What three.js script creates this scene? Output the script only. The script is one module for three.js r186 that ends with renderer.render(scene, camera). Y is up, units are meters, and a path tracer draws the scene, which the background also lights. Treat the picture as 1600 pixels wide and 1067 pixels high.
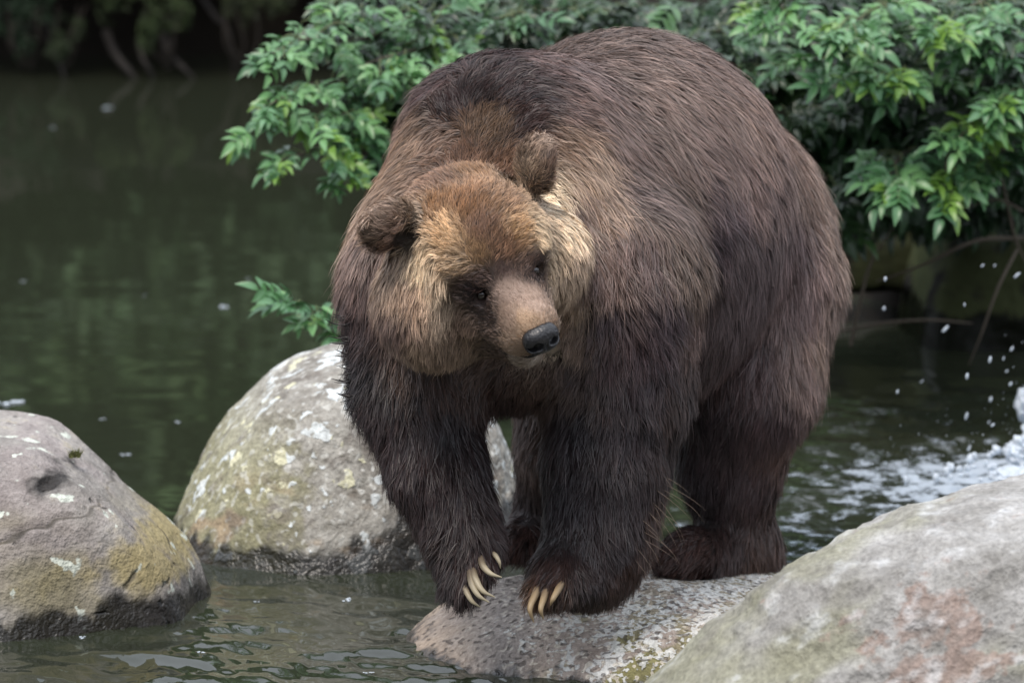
import * as THREE from 'three';
import { mergeGeometries } from 'three/addons/utils/BufferGeometryUtils.js';

// ---------------------------------------------------------------- camera, sky, sun, exposure
const FOV = 10, PITCH = 9 * Math.PI / 180, EYE = new THREE.Vector3(0, 2, 8);
const scene = new THREE.Scene();
const camera = new THREE.PerspectiveCamera(FOV, 1024 / 682, 0.1, 400);
camera.position.copy(EYE); camera.rotation.x = -PITCH;
camera.focus = 8.02; camera.userData.fStop = 4.0;
const renderer = new THREE.WebGLRenderer({ antialias: true });
renderer.setSize(1024, 682);
renderer.toneMapping = THREE.LinearToneMapping;
renderer.toneMappingExposure = 1.72;
renderer.shadowMap.enabled = true;
{ // overcast sky: brightest overhead, a little blue
  const w = 64, h = 32, a = new Float32Array(w * h * 4);
  for (let j = 0; j < h; j++) for (let i = 0; i < w; i++) {
    const el = ((j + 0.5) / h - 0.5) * Math.PI, s = Math.max(0, Math.sin(el)), L = el < 0 ? 0.25 : 0.24 + 0.98 * s, k = (j * w + i) * 4;
    a[k] = L * 0.93; a[k + 1] = L * 1.0; a[k + 2] = L * 1.13; a[k + 3] = 1;
  }
  const t = new THREE.DataTexture(a, w, h, THREE.RGBAFormat, THREE.FloatType);
  t.mapping = THREE.EquirectangularReflectionMapping; t.magFilter = t.minFilter = THREE.LinearFilter; t.needsUpdate = true;
  scene.background = t; scene.environment = t;
}
const sun = new THREE.DirectionalLight(0xfff3e6, 1.5);
sun.position.set(-3, 12, 5.5); sun.target.position.set(0.2, 0.5, -0.4);
sun.castShadow = true; sun.shadow.radius = 40; sun.shadow.mapSize.set(2048, 2048);
Object.assign(sun.shadow.camera, { left: -8, right: 8, top: 8, bottom: -8, near: 1, far: 40 });
scene.add(sun, sun.target);

// ---------------------------------------------------------------- helpers
const V = (x, y, z) => new THREE.Vector3(x, y, z);
const clamp = (x, a = 0, b = 1) => x < a ? a : x > b ? b : x;
const lerp = (a, b, t) => a + (b - a) * t;
const smooth = (a, b, x) => { const t = clamp((x - a) / (b - a)); return t * t * (3 - 2 * t); };
function rng(seed) { let s = seed >>> 0; return () => { s = (s + 0x6D2B79F5) >>> 0; let t = s; t = Math.imul(t ^ (t >>> 15), t | 1); t ^= t + Math.imul(t ^ (t >>> 7), t | 61); return ((t ^ (t >>> 14)) >>> 0) / 4294967296; }; }
const PERM = new Uint8Array(512), GRAD = new Float32Array(768);
{ const r = rng(77), p = [...Array(256).keys()]; for (let i = 255; i > 0; i--) { const j = Math.floor(r() * (i + 1)); [p[i], p[j]] = [p[j], p[i]]; }
  for (let i = 0; i < 512; i++) PERM[i] = p[i & 255];
  for (let i = 0; i < 256; i++) { const z = 2 * r() - 1, a = 6.283185 * r(), q = Math.sqrt(1 - z * z); GRAD[i * 3] = q * Math.cos(a); GRAD[i * 3 + 1] = q * Math.sin(a); GRAD[i * 3 + 2] = z; } }
function noise(x, y, z) {
  const xi = Math.floor(x), yi = Math.floor(y), zi = Math.floor(z), fx = x - xi, fy = y - yi, fz = z - zi, X = xi & 255, Y = yi & 255, Z = zi & 255;
  const u = fx * fx * fx * (fx * (fx * 6 - 15) + 10), v = fy * fy * fy * (fy * (fy * 6 - 15) + 10), w = fz * fz * fz * (fz * (fz * 6 - 15) + 10);
  const g = (a, b, c, dx, dy, dz) => { const h = PERM[PERM[PERM[a & 255] + (b & 255)] + (c & 255)] * 3; return GRAD[h] * dx + GRAD[h + 1] * dy + GRAD[h + 2] * dz; };
  const x1 = X + 1, y1 = Y + 1, z1 = Z + 1;
  const a = g(X, Y, Z, fx, fy, fz), b = g(x1, Y, Z, fx - 1, fy, fz), c = g(X, y1, Z, fx, fy - 1, fz), d = g(x1, y1, Z, fx - 1, fy - 1, fz);
  const e = g(X, Y, z1, fx, fy, fz - 1), f = g(x1, Y, z1, fx - 1, fy, fz - 1), h = g(X, y1, z1, fx, fy - 1, fz - 1), i = g(x1, y1, z1, fx - 1, fy - 1, fz - 1);
  const l0 = a + u * (b - a), l1 = c + u * (d - c), l2 = e + u * (f - e), l3 = h + u * (i - h), m0 = l0 + v * (l1 - l0), m1 = l2 + v * (l3 - l2);
  return 1.6 * (m0 + w * (m1 - m0));
}
function fbm(x, y, z, o = 4) { let s = 0, a = 0.5, t = 0; for (let i = 0; i < o; i++) { s += a * noise(x, y, z); t += a; x = x * 2.03 + 17.1; y = y * 2.03 + 5.7; z = z * 2.03 + 9.2; a *= 0.5; } return s / t; }
const ridge = (x, y, z, o = 3) => { let s = 0, a = 0.5, t = 0; for (let i = 0; i < o; i++) { s += a * (1 - Math.abs(noise(x, y, z)) * 2); t += a; x *= 2.1; y *= 2.1; z *= 2.1; x += 7.3; a *= 0.5; } return s / t; };
const lin = hex => { const c = new THREE.Color(hex); return [c.r, c.g, c.b]; };
const mix3 = (a, b, t) => [a[0] + (b[0] - a[0]) * t, a[1] + (b[1] - a[1]) * t, a[2] + (b[2] - a[2]) * t];
// a point of the place: measured across and down in the 1600 x 1067 survey picture, and z metres in front of (+) or behind (-) the bear's front paws
const TAN = Math.tan(FOV * Math.PI / 360), SP = Math.sin(PITCH), CP = Math.cos(PITCH);
function ray(px, py) { const u = (px - 800) / 533.5 * TAN, v = (533.5 - py) / 533.5 * TAN; return V(u, -SP + v * CP, -CP - v * SP); }
function P(px, py, z) { const d = ray(px, py); return EYE.clone().addScaledVector(d, (z - EYE.z) / d.z); }
const used = {};
function numbered(name) { const n = used[name] = (used[name] ?? -1) + 1; return n ? `${name}_${String(n).padStart(3, '0')}` : name; }
function tag(o, label, category, group, kind) { Object.assign(o.userData, { label, category }); if (group) o.userData.group = group; if (kind) o.userData.kind = kind; return o; }
function base(name, position) { const g = new THREE.Group(); g.name = numbered(name); if (position) g.position.copy(position); scene.add(g); return g; }
function mesh(name, geo, mat, parent = scene, at) {
  const m = new THREE.Mesh(geo, mat); m.name = parent === scene ? numbered(name) : name; m.castShadow = m.receiveShadow = true;
  if (parent !== scene) { const k = parent.userData.names ??= {}; const n = k[name] = (k[name] ?? -1) + 1; if (n) m.name = `${name}_${String(n).padStart(3, '0')}`; }
  if (at) m.position.copy(at); parent.add(m); return m;
}
function geom(pos, idx, extra = {}) {
  const g = new THREE.BufferGeometry(); g.setAttribute('position', new THREE.BufferAttribute(pos instanceof Float32Array ? pos : new Float32Array(pos), 3));
  if (idx) g.setIndex(new THREE.BufferAttribute(idx instanceof Uint32Array ? idx : new Uint32Array(idx), 1));
  for (const [k, [a, n]] of Object.entries(extra)) g.setAttribute(k, new THREE.BufferAttribute(a instanceof Float32Array ? a : new Float32Array(a), n));
  if (!extra.normal) g.computeVertexNormals();
  return g;
}
function dataTex(w, h, fill, srgb) { const a = new Uint8Array(w * h * 4); fill(a); const t = new THREE.DataTexture(a, w, h, THREE.RGBAFormat); t.magFilter = THREE.LinearFilter; t.minFilter = THREE.LinearFilter; t.wrapS = t.wrapT = THREE.RepeatWrapping; if (srgb) t.colorSpace = THREE.SRGBColorSpace; t.needsUpdate = true; return t; }
const toS = x => { x = clamp(x); return Math.round(255 * (x <= 0.0031308 ? 12.92 * x : 1.055 * Math.pow(x, 1 / 2.4) - 0.055)); };
// a tapered, bent rod through points with a radius at each
function rod(pts, radii, sides = 7, detail = 4) {
  const curve = new THREE.CatmullRomCurve3(pts, false, 'centripetal'), n = (pts.length - 1) * detail, pos = [], idx = [], nor = [];
  let side = null;
  for (let i = 0; i <= n; i++) {
    const t = i / n, p = curve.getPoint(t), d = curve.getTangent(t), f = t * (radii.length - 1), k = Math.min(radii.length - 2, Math.floor(f)), r = lerp(radii[k], radii[k + 1], f - k);
    if (!side) side = Math.abs(d.y) < 0.9 ? V(0, 1, 0) : V(1, 0, 0);
    side = side.clone().addScaledVector(d, -side.dot(d)).normalize(); const b = d.clone().cross(side);
    for (let j = 0; j < sides; j++) { const a = j / sides * Math.PI * 2, q = side.clone().multiplyScalar(Math.cos(a)).addScaledVector(b, Math.sin(a)); nor.push(q.x, q.y, q.z); q.multiplyScalar(r).add(p); pos.push(q.x, q.y, q.z); }
    if (i) for (let j = 0; j < sides; j++) { const a = (i - 1) * sides + j, b2 = (i - 1) * sides + (j + 1) % sides; idx.push(a, b2, a + sides, b2, b2 + sides, a + sides); }
  }
  const g = geom(pos, idx, { normal: [nor, 3] }); return g;
}
const FUR_GAIN = 1.15, FUR_TRIES = 160000;
// ---------------------------------------------------------------- ground: river bed and banks
function bankHeight(x, z) {
  const far = smooth(-14.2, -18.5, z + 0.5 * noise(x * 0.5, 3, 1)) * 1.6 + smooth(-17, -34, z) * 3.2;
  const edge = 0.75 + (z + 4.3) * 0.19, right = smooth(0, 1.7, (x - edge) + 0.25 * noise(x * 0.9, 8, z * 0.9)) * smooth(-4.2, -5.6, z) * 1.25;
  const near = smooth(4.2, 7.2, z) * 0.9;
  return -0.55 + Math.max(far, right, near) * 1.05 + 0.05 * fbm(x * 1.3, 0, z * 1.3, 4);
}
{
  const xs = [], zs = []; for (let i = -60; i <= 60; i++) { const s = i / 60; xs.push(8 * s + 150 * s ** 5); } for (let j = 0; j <= 130; j++) { const s = j / 130; zs.push(14 - 40 * s - 160 * Math.max(0, s - 0.6) ** 2 * 4 + (s < 0.05 ? (0.05 - s) * 1500 : 0)); }
  const pos = [], idx = [], col = [];
  zs.forEach((z, j) => xs.forEach((x, i) => { const y = bankHeight(x, z); pos.push(x, y, z); const n = 0.5 + 0.5 * fbm(x * 3, 1, z * 3), c = mix3([0.008, 0.006, 0.005], [0.02, 0.016, 0.011], n); col.push(...c);
    if (i && j) { const a = j * 121 + i; idx.push(a - 122, a - 1, a - 121, a - 121, a - 1, a); } }));
  const ground = mesh('ground', geom(pos, idx, { color: [col, 3] }), new THREE.MeshPhysicalMaterial({ vertexColors: true, roughness: 0.95, specularIntensity: 0.3, side: THREE.DoubleSide }));
  ground.userData.kind = 'structure';
}
// ---------------------------------------------------------------- water
const rough = (x, z) => smooth(0.25, 1.1, x + 0.12 * z) * smooth(-4.6, -3.0, z);      // the broken water right of the bear
const stream = (x, z) => smooth(-2.2, -0.2, z) * smooth(0.9, 0.1, x);                    // the run between the stones
function wave(x, z) {
  const d = 8 - z, calm = smooth(30, 9, d);
  let h = calm * (0.0012 * noise(x * 1.3, 0.3, z * 2.6) + 0.0005 * noise(x * 4.5 + 3, 1.3, z * 8));
  const s = stream(x, z); if (s > 0) h += s * (0.009 * noise(x * 5.2 + z * 2, 2.1, z * 8.5 - x) + 0.008 * ridge(x * 7.5 + 0.5 * z, 4.2, z * 11, 3) * (0.6 + 0.8 * noise(x * 2.2, 9, z * 2.6)) + 0.0036 * noise(x * 27, 7, z * 33) + 0.0012 * noise(x * 60, 3, z * 70));
  const r = rough(x, z); if (r > 0) h += r * (0.02 * noise(x * 4, 5.5, z * 5.5) + 0.013 * ridge(x * 7, 3, z * 9, 3) + 0.005 * noise(x * 26, 3, z * 30));
  return h;
}
{
  const cols = [], NR = 540; for (let i = -95; i <= 95; i++) cols.push(i / 95 * 1.08); for (let i = 1; i <= 12; i++) { const s = 1.08 + 0.03 * Math.pow(1.8, i); cols.push(s); cols.unshift(-s); }
  const pos = [], idx = [], nc = cols.length;
  for (let j = 0; j <= NR; j++) {
    const th = (22 - 19.4 * j / NR) * Math.PI / 180, d = 2 / Math.tan(th), z = 8 - d, hw = (d + 0.3) * 0.1335;
    for (let i = 0; i < nc; i++) { const x = cols[i] * hw; pos.push(x, wave(x, z), z); if (i && j) { const a = j * nc + i; idx.push(a - nc - 1, a - nc, a - 1, a - nc, a, a - 1); } }
  }
  const water = mesh('water', geom(pos, idx), new THREE.MeshPhysicalMaterial({ color: new THREE.Color().setRGB(0.023, 0.027, 0.0165), roughness: 0.04, ior: 1.333, side: THREE.DoubleSide }));
  water.userData.kind = 'structure';
}
// ---------------------------------------------------------------- stones
function stone(name, o) {
  const { c, planes, pow = 7, seg = 290, rings = 165, tex = 1024 } = o, sd = o.seed;
  const ax = EYE.clone().sub(c).normalize().add(V(0, 0.55, 0)).normalize(), e1 = V(0, 1, 0).cross(ax).normalize(), e2 = ax.clone().cross(e1);
  const PL = planes.map(q => { const n = V(q[0], q[1], q[2]).normalize(); return [n.x, n.y, n.z, q[3]]; });
  const pos = new Float32Array((rings + 1) * (seg + 1) * 3), uv = new Float32Array((rings + 1) * (seg + 1) * 2), idx = [];
  for (let i = 0; i <= rings; i++) for (let j = 0; j <= seg; j++) {
    const s = i / rings, t = Math.PI * (s < 0.86 ? s / 0.86 * 0.62 : 0.62 + (s - 0.86) / 0.14 * 0.38), ph = (j % seg) / seg * Math.PI * 2, st = Math.sin(t), ct = Math.cos(t);
    const dx = ax.x * ct + (e1.x * Math.cos(ph) + e2.x * Math.sin(ph)) * st, dy = ax.y * ct + (e1.y * Math.cos(ph) + e2.y * Math.sin(ph)) * st, dz = ax.z * ct + (e1.z * Math.cos(ph) + e2.z * Math.sin(ph)) * st;
    let sum = 0; for (const q of PL) { const k = (q[0] * dx + q[1] * dy + q[2] * dz) / q[3]; if (k > 0) sum += Math.pow(k, pow); }
    let r = Math.pow(sum, -1 / pow); let x = dx * r, y = dy * r, z = dz * r;
    let b = (o.bumps ?? 1) * (0.030 * fbm(x * 3.1 + sd, y * 3.1, z * 3.1, 2) + 0.011 * fbm(x * 9 + sd, y * 9, z * 9, 3) + 0.0035 * fbm(x * 34, y * 34 + sd, z * 34, 3));
    if (o.crag) b += o.crag * (ridge(x * 6 + sd, y * 9, z * 6, 4) - 0.4) + 0.5 * o.crag * (Math.abs(noise(x * 15 + sd, y * 24, z * 15)) - 0.3);
    if (o.carve) b += o.carve(c.x + x, c.y + y, c.z + z);
    r += b; const k = (i * (seg + 1) + j); pos[k * 3] = dx * r; pos[k * 3 + 1] = dy * r; pos[k * 3 + 2] = dz * r; uv[k * 2] = j / seg; uv[k * 2 + 1] = s;
    if (i && j) idx.push(k - seg - 2, k - 1, k - seg - 1, k - seg - 1, k - 1, k);
  }
  const g = geom(pos, idx, { uv: [uv, 2] }), nor = g.attributes.normal.array;
  for (let i = 0; i <= rings; i++) { const a = i * (seg + 1) * 3, b = a + seg * 3; for (let k = 0; k < 3; k++) nor[a + k] = nor[b + k] = (nor[a + k] + nor[b + k]) / 2; }
  const map = new Uint8Array(tex * tex * 4), rgh = new Uint8Array(tex * tex * 4), bmp = new Uint8Array(tex * tex * 4), q = [0, 0, 0, 0, 0, 0];
  for (let v = 0; v < tex; v++) for (let u = 0; u < tex; u++) {
    const fi = (v + 0.5) / tex * rings, fj = (u + 0.5) / tex * seg, i = Math.min(rings - 1, Math.floor(fi)), j = Math.min(seg - 1, Math.floor(fj)), a = fi - i, b = fj - j, k = (i * (seg + 1) + j) * 3, m = k + (seg + 1) * 3;
    for (let w = 0; w < 3; w++) { q[w] = (pos[k + w] * (1 - b) + pos[k + 3 + w] * b) * (1 - a) + (pos[m + w] * (1 - b) + pos[m + 3 + w] * b) * a; q[w + 3] = nor[k + w]; }
    const e = (v * tex + u) * 4, res = o.color(q[0] + c.x, q[1] + c.y, q[2] + c.z, q[3], q[4], q[5]);
    map[e] = toS(res[0]); map[e + 1] = toS(res[1]); map[e + 2] = toS(res[2]); map[e + 3] = 255;
    rgh[e] = rgh[e + 1] = rgh[e + 2] = Math.round(255 * clamp(res[3])); rgh[e + 3] = 255; bmp[e] = bmp[e + 1] = bmp[e + 2] = Math.round(255 * clamp(res[4])); bmp[e + 3] = 255;
  }
  const T = (a, s) => { const t = new THREE.DataTexture(a, tex, tex, THREE.RGBAFormat); t.magFilter = t.minFilter = THREE.LinearFilter; t.wrapS = THREE.RepeatWrapping; if (s) t.colorSpace = THREE.SRGBColorSpace; t.needsUpdate = true; return t; };
  const m = mesh(name, g, new THREE.MeshPhysicalMaterial({ specularIntensity: o.spec ?? 0.8, map: T(map, true), roughnessMap: T(rgh), roughness: 1, bumpMap: T(bmp), bumpScale: 0.012, side: THREE.DoubleSide }), scene, c);
  return tag(m, o.label, 'rock', null);
}
// what all the stones share: grain, wet foot, dark waterline
const grain = (x, y, z) => 0.55 * noise(x * 95, y * 95, z * 95) + 0.45 * noise(x * 230, y * 230, z * 230);
function footing(col, x, y, z, top, rg) {   // the band the water keeps wet
  const e = 0.062 * fbm(x * 6, y * 3, z * 6, 4) + 0.02 * noise(x * 38, y * 9, z * 38), w = smooth(top + 0.022, top - 0.01, y + e), k = 1 - 0.9 * w;
  return [[col[0] * k, col[1] * k, col[2] * k], lerp(rg, 0.3, w)];
}
stone('river_stone', { seed: 3, crag: 0.006, c: P(540, 765, -1.5), pow: 6,
  planes: [[-0.74, 0.67, 0.1, 0.33], [-0.93, 0.2, 0.2, 0.425], [-0.2, 0.97, 0.1, 0.335], [0.35, 0.93, 0, 0.345], [0.9, 0.35, 0.1, 0.43], [0, 0.45, 0.88, 0.36], [-0.45, 0.4, 0.8, 0.36], [0.5, 0.3, 0.8, 0.38], [0, 0, -1, 0.4], [0, -1, 0, 0.5], [-0.7, 0, -0.7, 0.45], [0.7, 0, -0.7, 0.45]],
  label: 'large pale rounded boulder with white lichen blotches, in the water behind the bear',
  color(x, y, z, nx, ny, nz) {
    const g = grain(x, y, z), big = fbm(x * 5 + 4, y * 5, z * 5, 4), f = fbm(x * 19, y * 19 + 3, z * 19, 4);
    let c = mix3([0.165, 0.15, 0.128], [0.40, 0.385, 0.345], clamp(0.48 + 0.7 * big + 0.75 * f));
    const moss = smooth(-0.05, 0.35, 0.5 * big + 0.9 * smooth(-0.05, -0.55, x + 0.3 * (y - 0.3)) - 0.35 + 0.5 * f - 0.2 * ny); c = mix3(c, [0.235, 0.225, 0.10], 0.62 * moss * smooth(0.42, 0.2, y) * smooth(-0.45, -0.62, x + 0.2 * f));
    const tan = smooth(0.12, 0.4, fbm(x * 6, y * 14, z * 6 + 9, 3)) * smooth(0.25, 0.1, y); c = mix3(c, [0.34, 0.25, 0.165], 0.7 * tan);
    const l = smooth(0.2, 0.27, fbm(x * 19 + 31, y * 19, z * 19, 3) + 0.24 * fbm(x * 70, y * 70, z * 70, 3) + 0.16 * smooth(0.1, 0.4, y) + 0.1 * smooth(-0.55, -0.3, x) - 0.12); c = mix3(c, fbm(x * 8, 5, z * 8, 2) > 0.1 ? [0.62, 0.60, 0.42] : [0.62, 0.66, 0.66], 0.85 * l);
    const sp = smooth(0.34, 0.42, noise(x * 55, y * 55, z * 55 + 7) + 0.3 * f); c = mix3(c, [0.62, 0.62, 0.58], 0.75 * sp * (1 - 0.5 * moss));
    const dk = smooth(0.15, 0.4, fbm(x * 11, y * 11, z * 11 + 40, 4)); c = mix3(c, [0.12, 0.1, 0.085], 0.55 * dk);
    const k = 1 + 0.5 * g; const [cc, rg] = footing(c.map(v => v * k), x, y, z, 0.05 + 0.09 * smooth(-0.42, -0.2, x), 0.9); return [...cc, rg, 0.5 + 0.3 * f + 0.2 * g + 0.15 * l];
  } });
stone('flat_river_stone', { seed: 11, bumps: 0.75, c: P(10, 872, -0.82), pow: 20,
  planes: [[0.05, 1, 0.02, 0.285], [0.6, 0.8, 0.0, 0.275], [0.2, 0.8, 0.56, 0.33], [0.97, 0.1, 0.2, 0.445], [0.84, 0.54, 0.1, 0.362], [-0.1, 0.42, 0.9, 0.36], [0.45, 0.3, 0.84, 0.375], [0, 0, -1, 0.35], [-1, 0, 0, 0.6], [0, -1, 0, 0.5], [0.6, 0.2, -0.75, 0.35]],
  carve(x, y, z) { const q = P(80, 748, -0.67), d = Math.hypot(x - q.x, (y - q.y) * 1.6), cr = Math.abs(y - 0.24 - 0.3 * (x + 1.02) + 0.02 * noise(x * 20, y * 20, z * 20)); return -0.012 * smooth(0.03, 0.01, d) - 0.005 * smooth(0.01, 0.0, cr) * smooth(-0.85, -1.0, x); },
  label: 'purplish grey angular boulder with a mustard yellow algae patch, at the left edge',
  color(x, y, z, nx, ny, nz) {
    const g = grain(x, y, z), big = fbm(x * 4 + 14, y * 4, z * 4, 4), f = fbm(x * 17, y * 17 + 3, z * 17, 4);
    let c = mix3([0.15, 0.135, 0.12], [0.35, 0.325, 0.30], clamp(0.48 + 0.7 * big + 0.75 * f));
    const pk = smooth(0, 0.35, fbm(x * 5, y * 5, z * 5 + 22, 3)); c = mix3(c, [0.29, 0.235, 0.235], 0.3 * pk); { const w = Math.abs(y - 0.235 - 0.28 * (x + 1.02) + 0.02 * noise(x * 20, y * 20, z * 20)), q = smooth(0.006, 0.001, w) * smooth(-0.86, -0.97, x); c = mix3(c, [0.04, 0.035, 0.03], 0.8 * q); }
    const yq = P(245, 885, -0.5), yd = Math.hypot(x - yq.x, (y - yq.y) * 1.5), yp = P(90, 915, -0.45), yd2 = Math.hypot(x - yp.x, (y - yp.y) * 2); const ye = smooth(0.1, 0.75, smooth(0.17, 0.03, yd) * 0.85 + 0.5 * smooth(0.16, 0.03, yd2) + 0.7 * f + 0.25 * big - 0.05); c = mix3(c, [0.33, 0.265, 0.105], 0.75 * ye);
    const ol = smooth(-0.25, 0.3, fbm(x * 3, y * 6, z * 3 + 3, 3)) * smooth(0.3, 0.2, y) * smooth(-0.7, -0.95, x); c = mix3(c, [0.19, 0.165, 0.095], 0.75 * ol); const vein = smooth(0.86, 0.97, ridge(x * 9 + 2, y * 9, z * 9, 3)) * ye; c = mix3(c, [0.06, 0.055, 0.04], 0.7 * vein);
    const l = smooth(0.36, 0.42, fbm(x * 16 + 8, y * 16, z * 16, 2) + 0.2 * fbm(x * 70, y * 70, z * 70, 2)); c = mix3(c, [0.58, 0.62, 0.54], 0.8 * l);
    const cr = smooth(0.93, 0.985, ridge(x * 4.5 + 2, y * 4.5, z * 4.5, 2)); c = mix3(c, [0.05, 0.045, 0.04], 0.6 * cr);
    const q = P(80, 748, -0.67), d = Math.hypot(x - q.x, (y - q.y) * 1.6); c = mix3(c, [0.03, 0.027, 0.025], smooth(0.045, 0.02, d + 0.035 * f));
    const k = 1 + 0.42 * g; const [cc, rg] = footing(c.map(v => v * k), x, y, z, 0.055, 0.88); return [...cc, rg, 0.5 + 0.3 * f + 0.2 * g - 0.4 * cr];
  } });
const PAW_ROCK = { c: V(0.30, -0.13, -0.34), planes: [[0, 1, -0.01, 0.262], [-0.97, 0.2, 0.1, 0.585], [-0.4, 0.91, 0.05, 0.385], [-0.25, 0.9, 0.35, 0.325], [0, 0.62, 0.8, 0.41], [0.3, 0.3, 0.9, 0.48], [-0.45, 0.35, 0.82, 0.46], [0.35, 0.93, 0, 0.325], [1, 0.2, 0, 0.6], [-0.5, 0.3, -0.8, 0.5], [0, 0.35, -0.95, 0.66], [0, -1, 0, 0.5]] };
stone('lichen_stone', { seed: 23, crag: 0.008, ...PAW_ROCK, pow: 8, seg: 430, rings: 220, tex: 1400, bumps: 0.8,
  label: 'low flat stone spotted with white lichen and green moss that the bear stands on',
  color(x, y, z, nx, ny, nz) {
    const g = grain(x, y, z), big = fbm(x * 5 + 2, y * 5, z * 5, 4), f = fbm(x * 21, y * 21 + 3, z * 21, 4), h = fbm(x * 70, y * 70, z * 70, 3);
    let c = mix3([0.24, 0.19, 0.155], [0.52, 0.445, 0.385], clamp(0.5 + 0.55 * big + 0.5 * f));
    const left = smooth(0.0, -0.2, x); c = mix3(c, [0.36, 0.27, 0.19], 0.6 * left * smooth(-0.1, 0.3, big + 0.3));
    const gr = smooth(0.12, -0.02, Math.abs(x + 0.02)) * 0.7; c = mix3(c, [0.17, 0.16, 0.155], gr * 0.8);
    const m = smooth(0.1, 0.3, fbm(x * 9 + 6, y * 9, z * 9, 3) + 0.35 * smooth(0.12, 0.3, x) - 0.1) * smooth(0.16, 0.05, y) * smooth(0.02, 0.16, x); c = mix3(c, [0.19, 0.175, 0.05], 0.85 * m);
    const l = smooth(0.04, 0.13, f * 0.55 + 0.65 * h + 0.3 * smooth(-0.05, 0.25, x) - 0.19) * smooth(-0.1, 0.12, x + 0.4 * big); c = mix3(c, [0.66, 0.65, 0.61], 0.85 * l);
    const dots = smooth(0.3, 0.4, noise(x * 75, y * 75, z * 75)) * smooth(-0.2, 0.1, x); c = mix3(c, [0.6, 0.54, 0.45], 0.75 * dots);
    const cr = smooth(0.3, 0.5, noise(x * 60, y * 130, z * 60 + 5) + 0.2 * f) * smooth(0.5, 0.9, ny); c = mix3(c, [0.08, 0.065, 0.055], 0.7 * cr);
    const k = 1 + 0.45 * g; const [cc, rg] = footing(c.map(v => v * k), x, y, z, 0.008, 0.9); return [...cc, rg, 0.5 + 0.3 * h + 0.2 * g + 0.15 * l - 0.3 * cr];
  } });
stone('foreground_stone', { seed: 41, crag: 0.014, c: P(1500, 1150, 1.0), pow: 9,
  planes: [[0.05, 1, 0, 0.462], [-0.25, 0.97, 0, 0.45], [-0.56, 0.83, 0, 0.458], [-0.85, 0.52, 0, 0.60], [0, 0.55, 0.83, 0.42], [-0.4, 0.6, 0.7, 0.43], [1, 0.3, 0, 0.6], [0, 0, -1, 0.4], [-0.5, 0.4, -0.75, 0.42], [0, -1, 0, 0.6], [0, 0, 1, 0.5]],
  label: 'big blurred pale grey boulder in the right foreground, with rust brown stains',
  color(x, y, z, nx, ny, nz) {
    const g = grain(x, y, z), s = x * 0.75 + y * 0.6, t = y * 0.8 - x * 0.55, big = fbm(s * 4 + 2, t * 10, z * 5, 5), f = fbm(s * 11, t * 22 + 3, z * 14, 5);
    let c = mix3([0.20, 0.19, 0.17], [0.47, 0.46, 0.445], clamp(0.52 + 0.75 * big + 0.55 * f));
    const ol = smooth(0.05, 0.4, fbm(s * 3 + 9, t * 7, z * 3, 3) + 0.15 * f); c = mix3(c, [0.22, 0.215, 0.12], 0.6 * ol);
    const q = P(1450, 1000, 1.35), d = Math.hypot((x - q.x) * 0.8, y - q.y, (z - q.z) * 0.7), ru = smooth(0.2, 0.42, smooth(0.2, 0.05, d) * 0.5 + 0.85 * f + 0.3 * fbm(x * 40, y * 40, z * 40, 3) - 0.08); c = mix3(c, [0.26, 0.185, 0.15], 0.8 * ru);
    const l = smooth(0.1, 0.5, f * 0.8 + 0.6 * fbm(s * 16, t * 26, z * 12 + 4, 4)); c = mix3(c, [0.60, 0.61, 0.61], 0.6 * l); const dk = smooth(0.12, 0.45, fbm(s * 9, t * 16, z * 9 + 14, 4)); c = mix3(c, [0.15, 0.14, 0.125], 0.5 * dk);
    const k = 0.88 * (1 + 0.5 * g); return [...c.map(v => v * k), 0.9, 0.5 + 0.35 * f + 0.2 * g];
  } });
{ const o = P(116, 706, -0.78), t = base('moss_tuft', o), R = rng(93), pos = [], idx = [];
  for (let i = 0; i < 90; i++) { const a = R() * 6.28, l = 0.008 + 0.014 * R(), w = 0.0016, x = (R() - 0.5) * 0.024, z = (R() - 0.5) * 0.03, k = pos.length / 3, dx = Math.cos(a) * l * 0.6, dz = Math.sin(a) * l * 0.6; pos.push(x - w, -0.012, z, x + w, -0.012, z, x + dx, -0.012 + l, z + dz); idx.push(k, k + 1, k + 2); }
  mesh('blades', geom(pos, idx), new THREE.MeshStandardMaterial({ color: new THREE.Color().setRGB(0.07, 0.075, 0.02), roughness: 0.9, side: THREE.DoubleSide }), t); tag(t, 'tiny tuft of moss on the upper edge of the left boulder', 'moss'); }
// ---------------------------------------------------------------- the bear
const HC = P(746, 412, 0.19), HR = V(0.88, 0.36, -0.31).normalize(), HF = V(0.47, -0.45, 0.75).normalize(), HU = HF.clone().cross(HR).normalize();
HF.copy(HR.clone().cross(HU)).normalize();
const H = (a, b, c) => HC.clone().addScaledVector(HR, a).addScaledVector(HU, b).addScaledVector(HF, c);
const prims = [];
const limb = (k, ...pts) => { if (pts.length === 1) pts.push(pts[0]); for (let i = 1; i < pts.length; i++) { const [a, ra] = pts[i - 1], [b, rb] = pts[i]; prims.push([a.x, a.y, a.z, b.x - a.x, b.y - a.y, b.z - a.z, Math.max(1e-9, a.distanceToSquared(b)), ra, rb, i === 1 ? k : Math.min(k, 0.05)]); } };
const J = (px, py, z, r) => [P(px, py, z), r];
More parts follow.
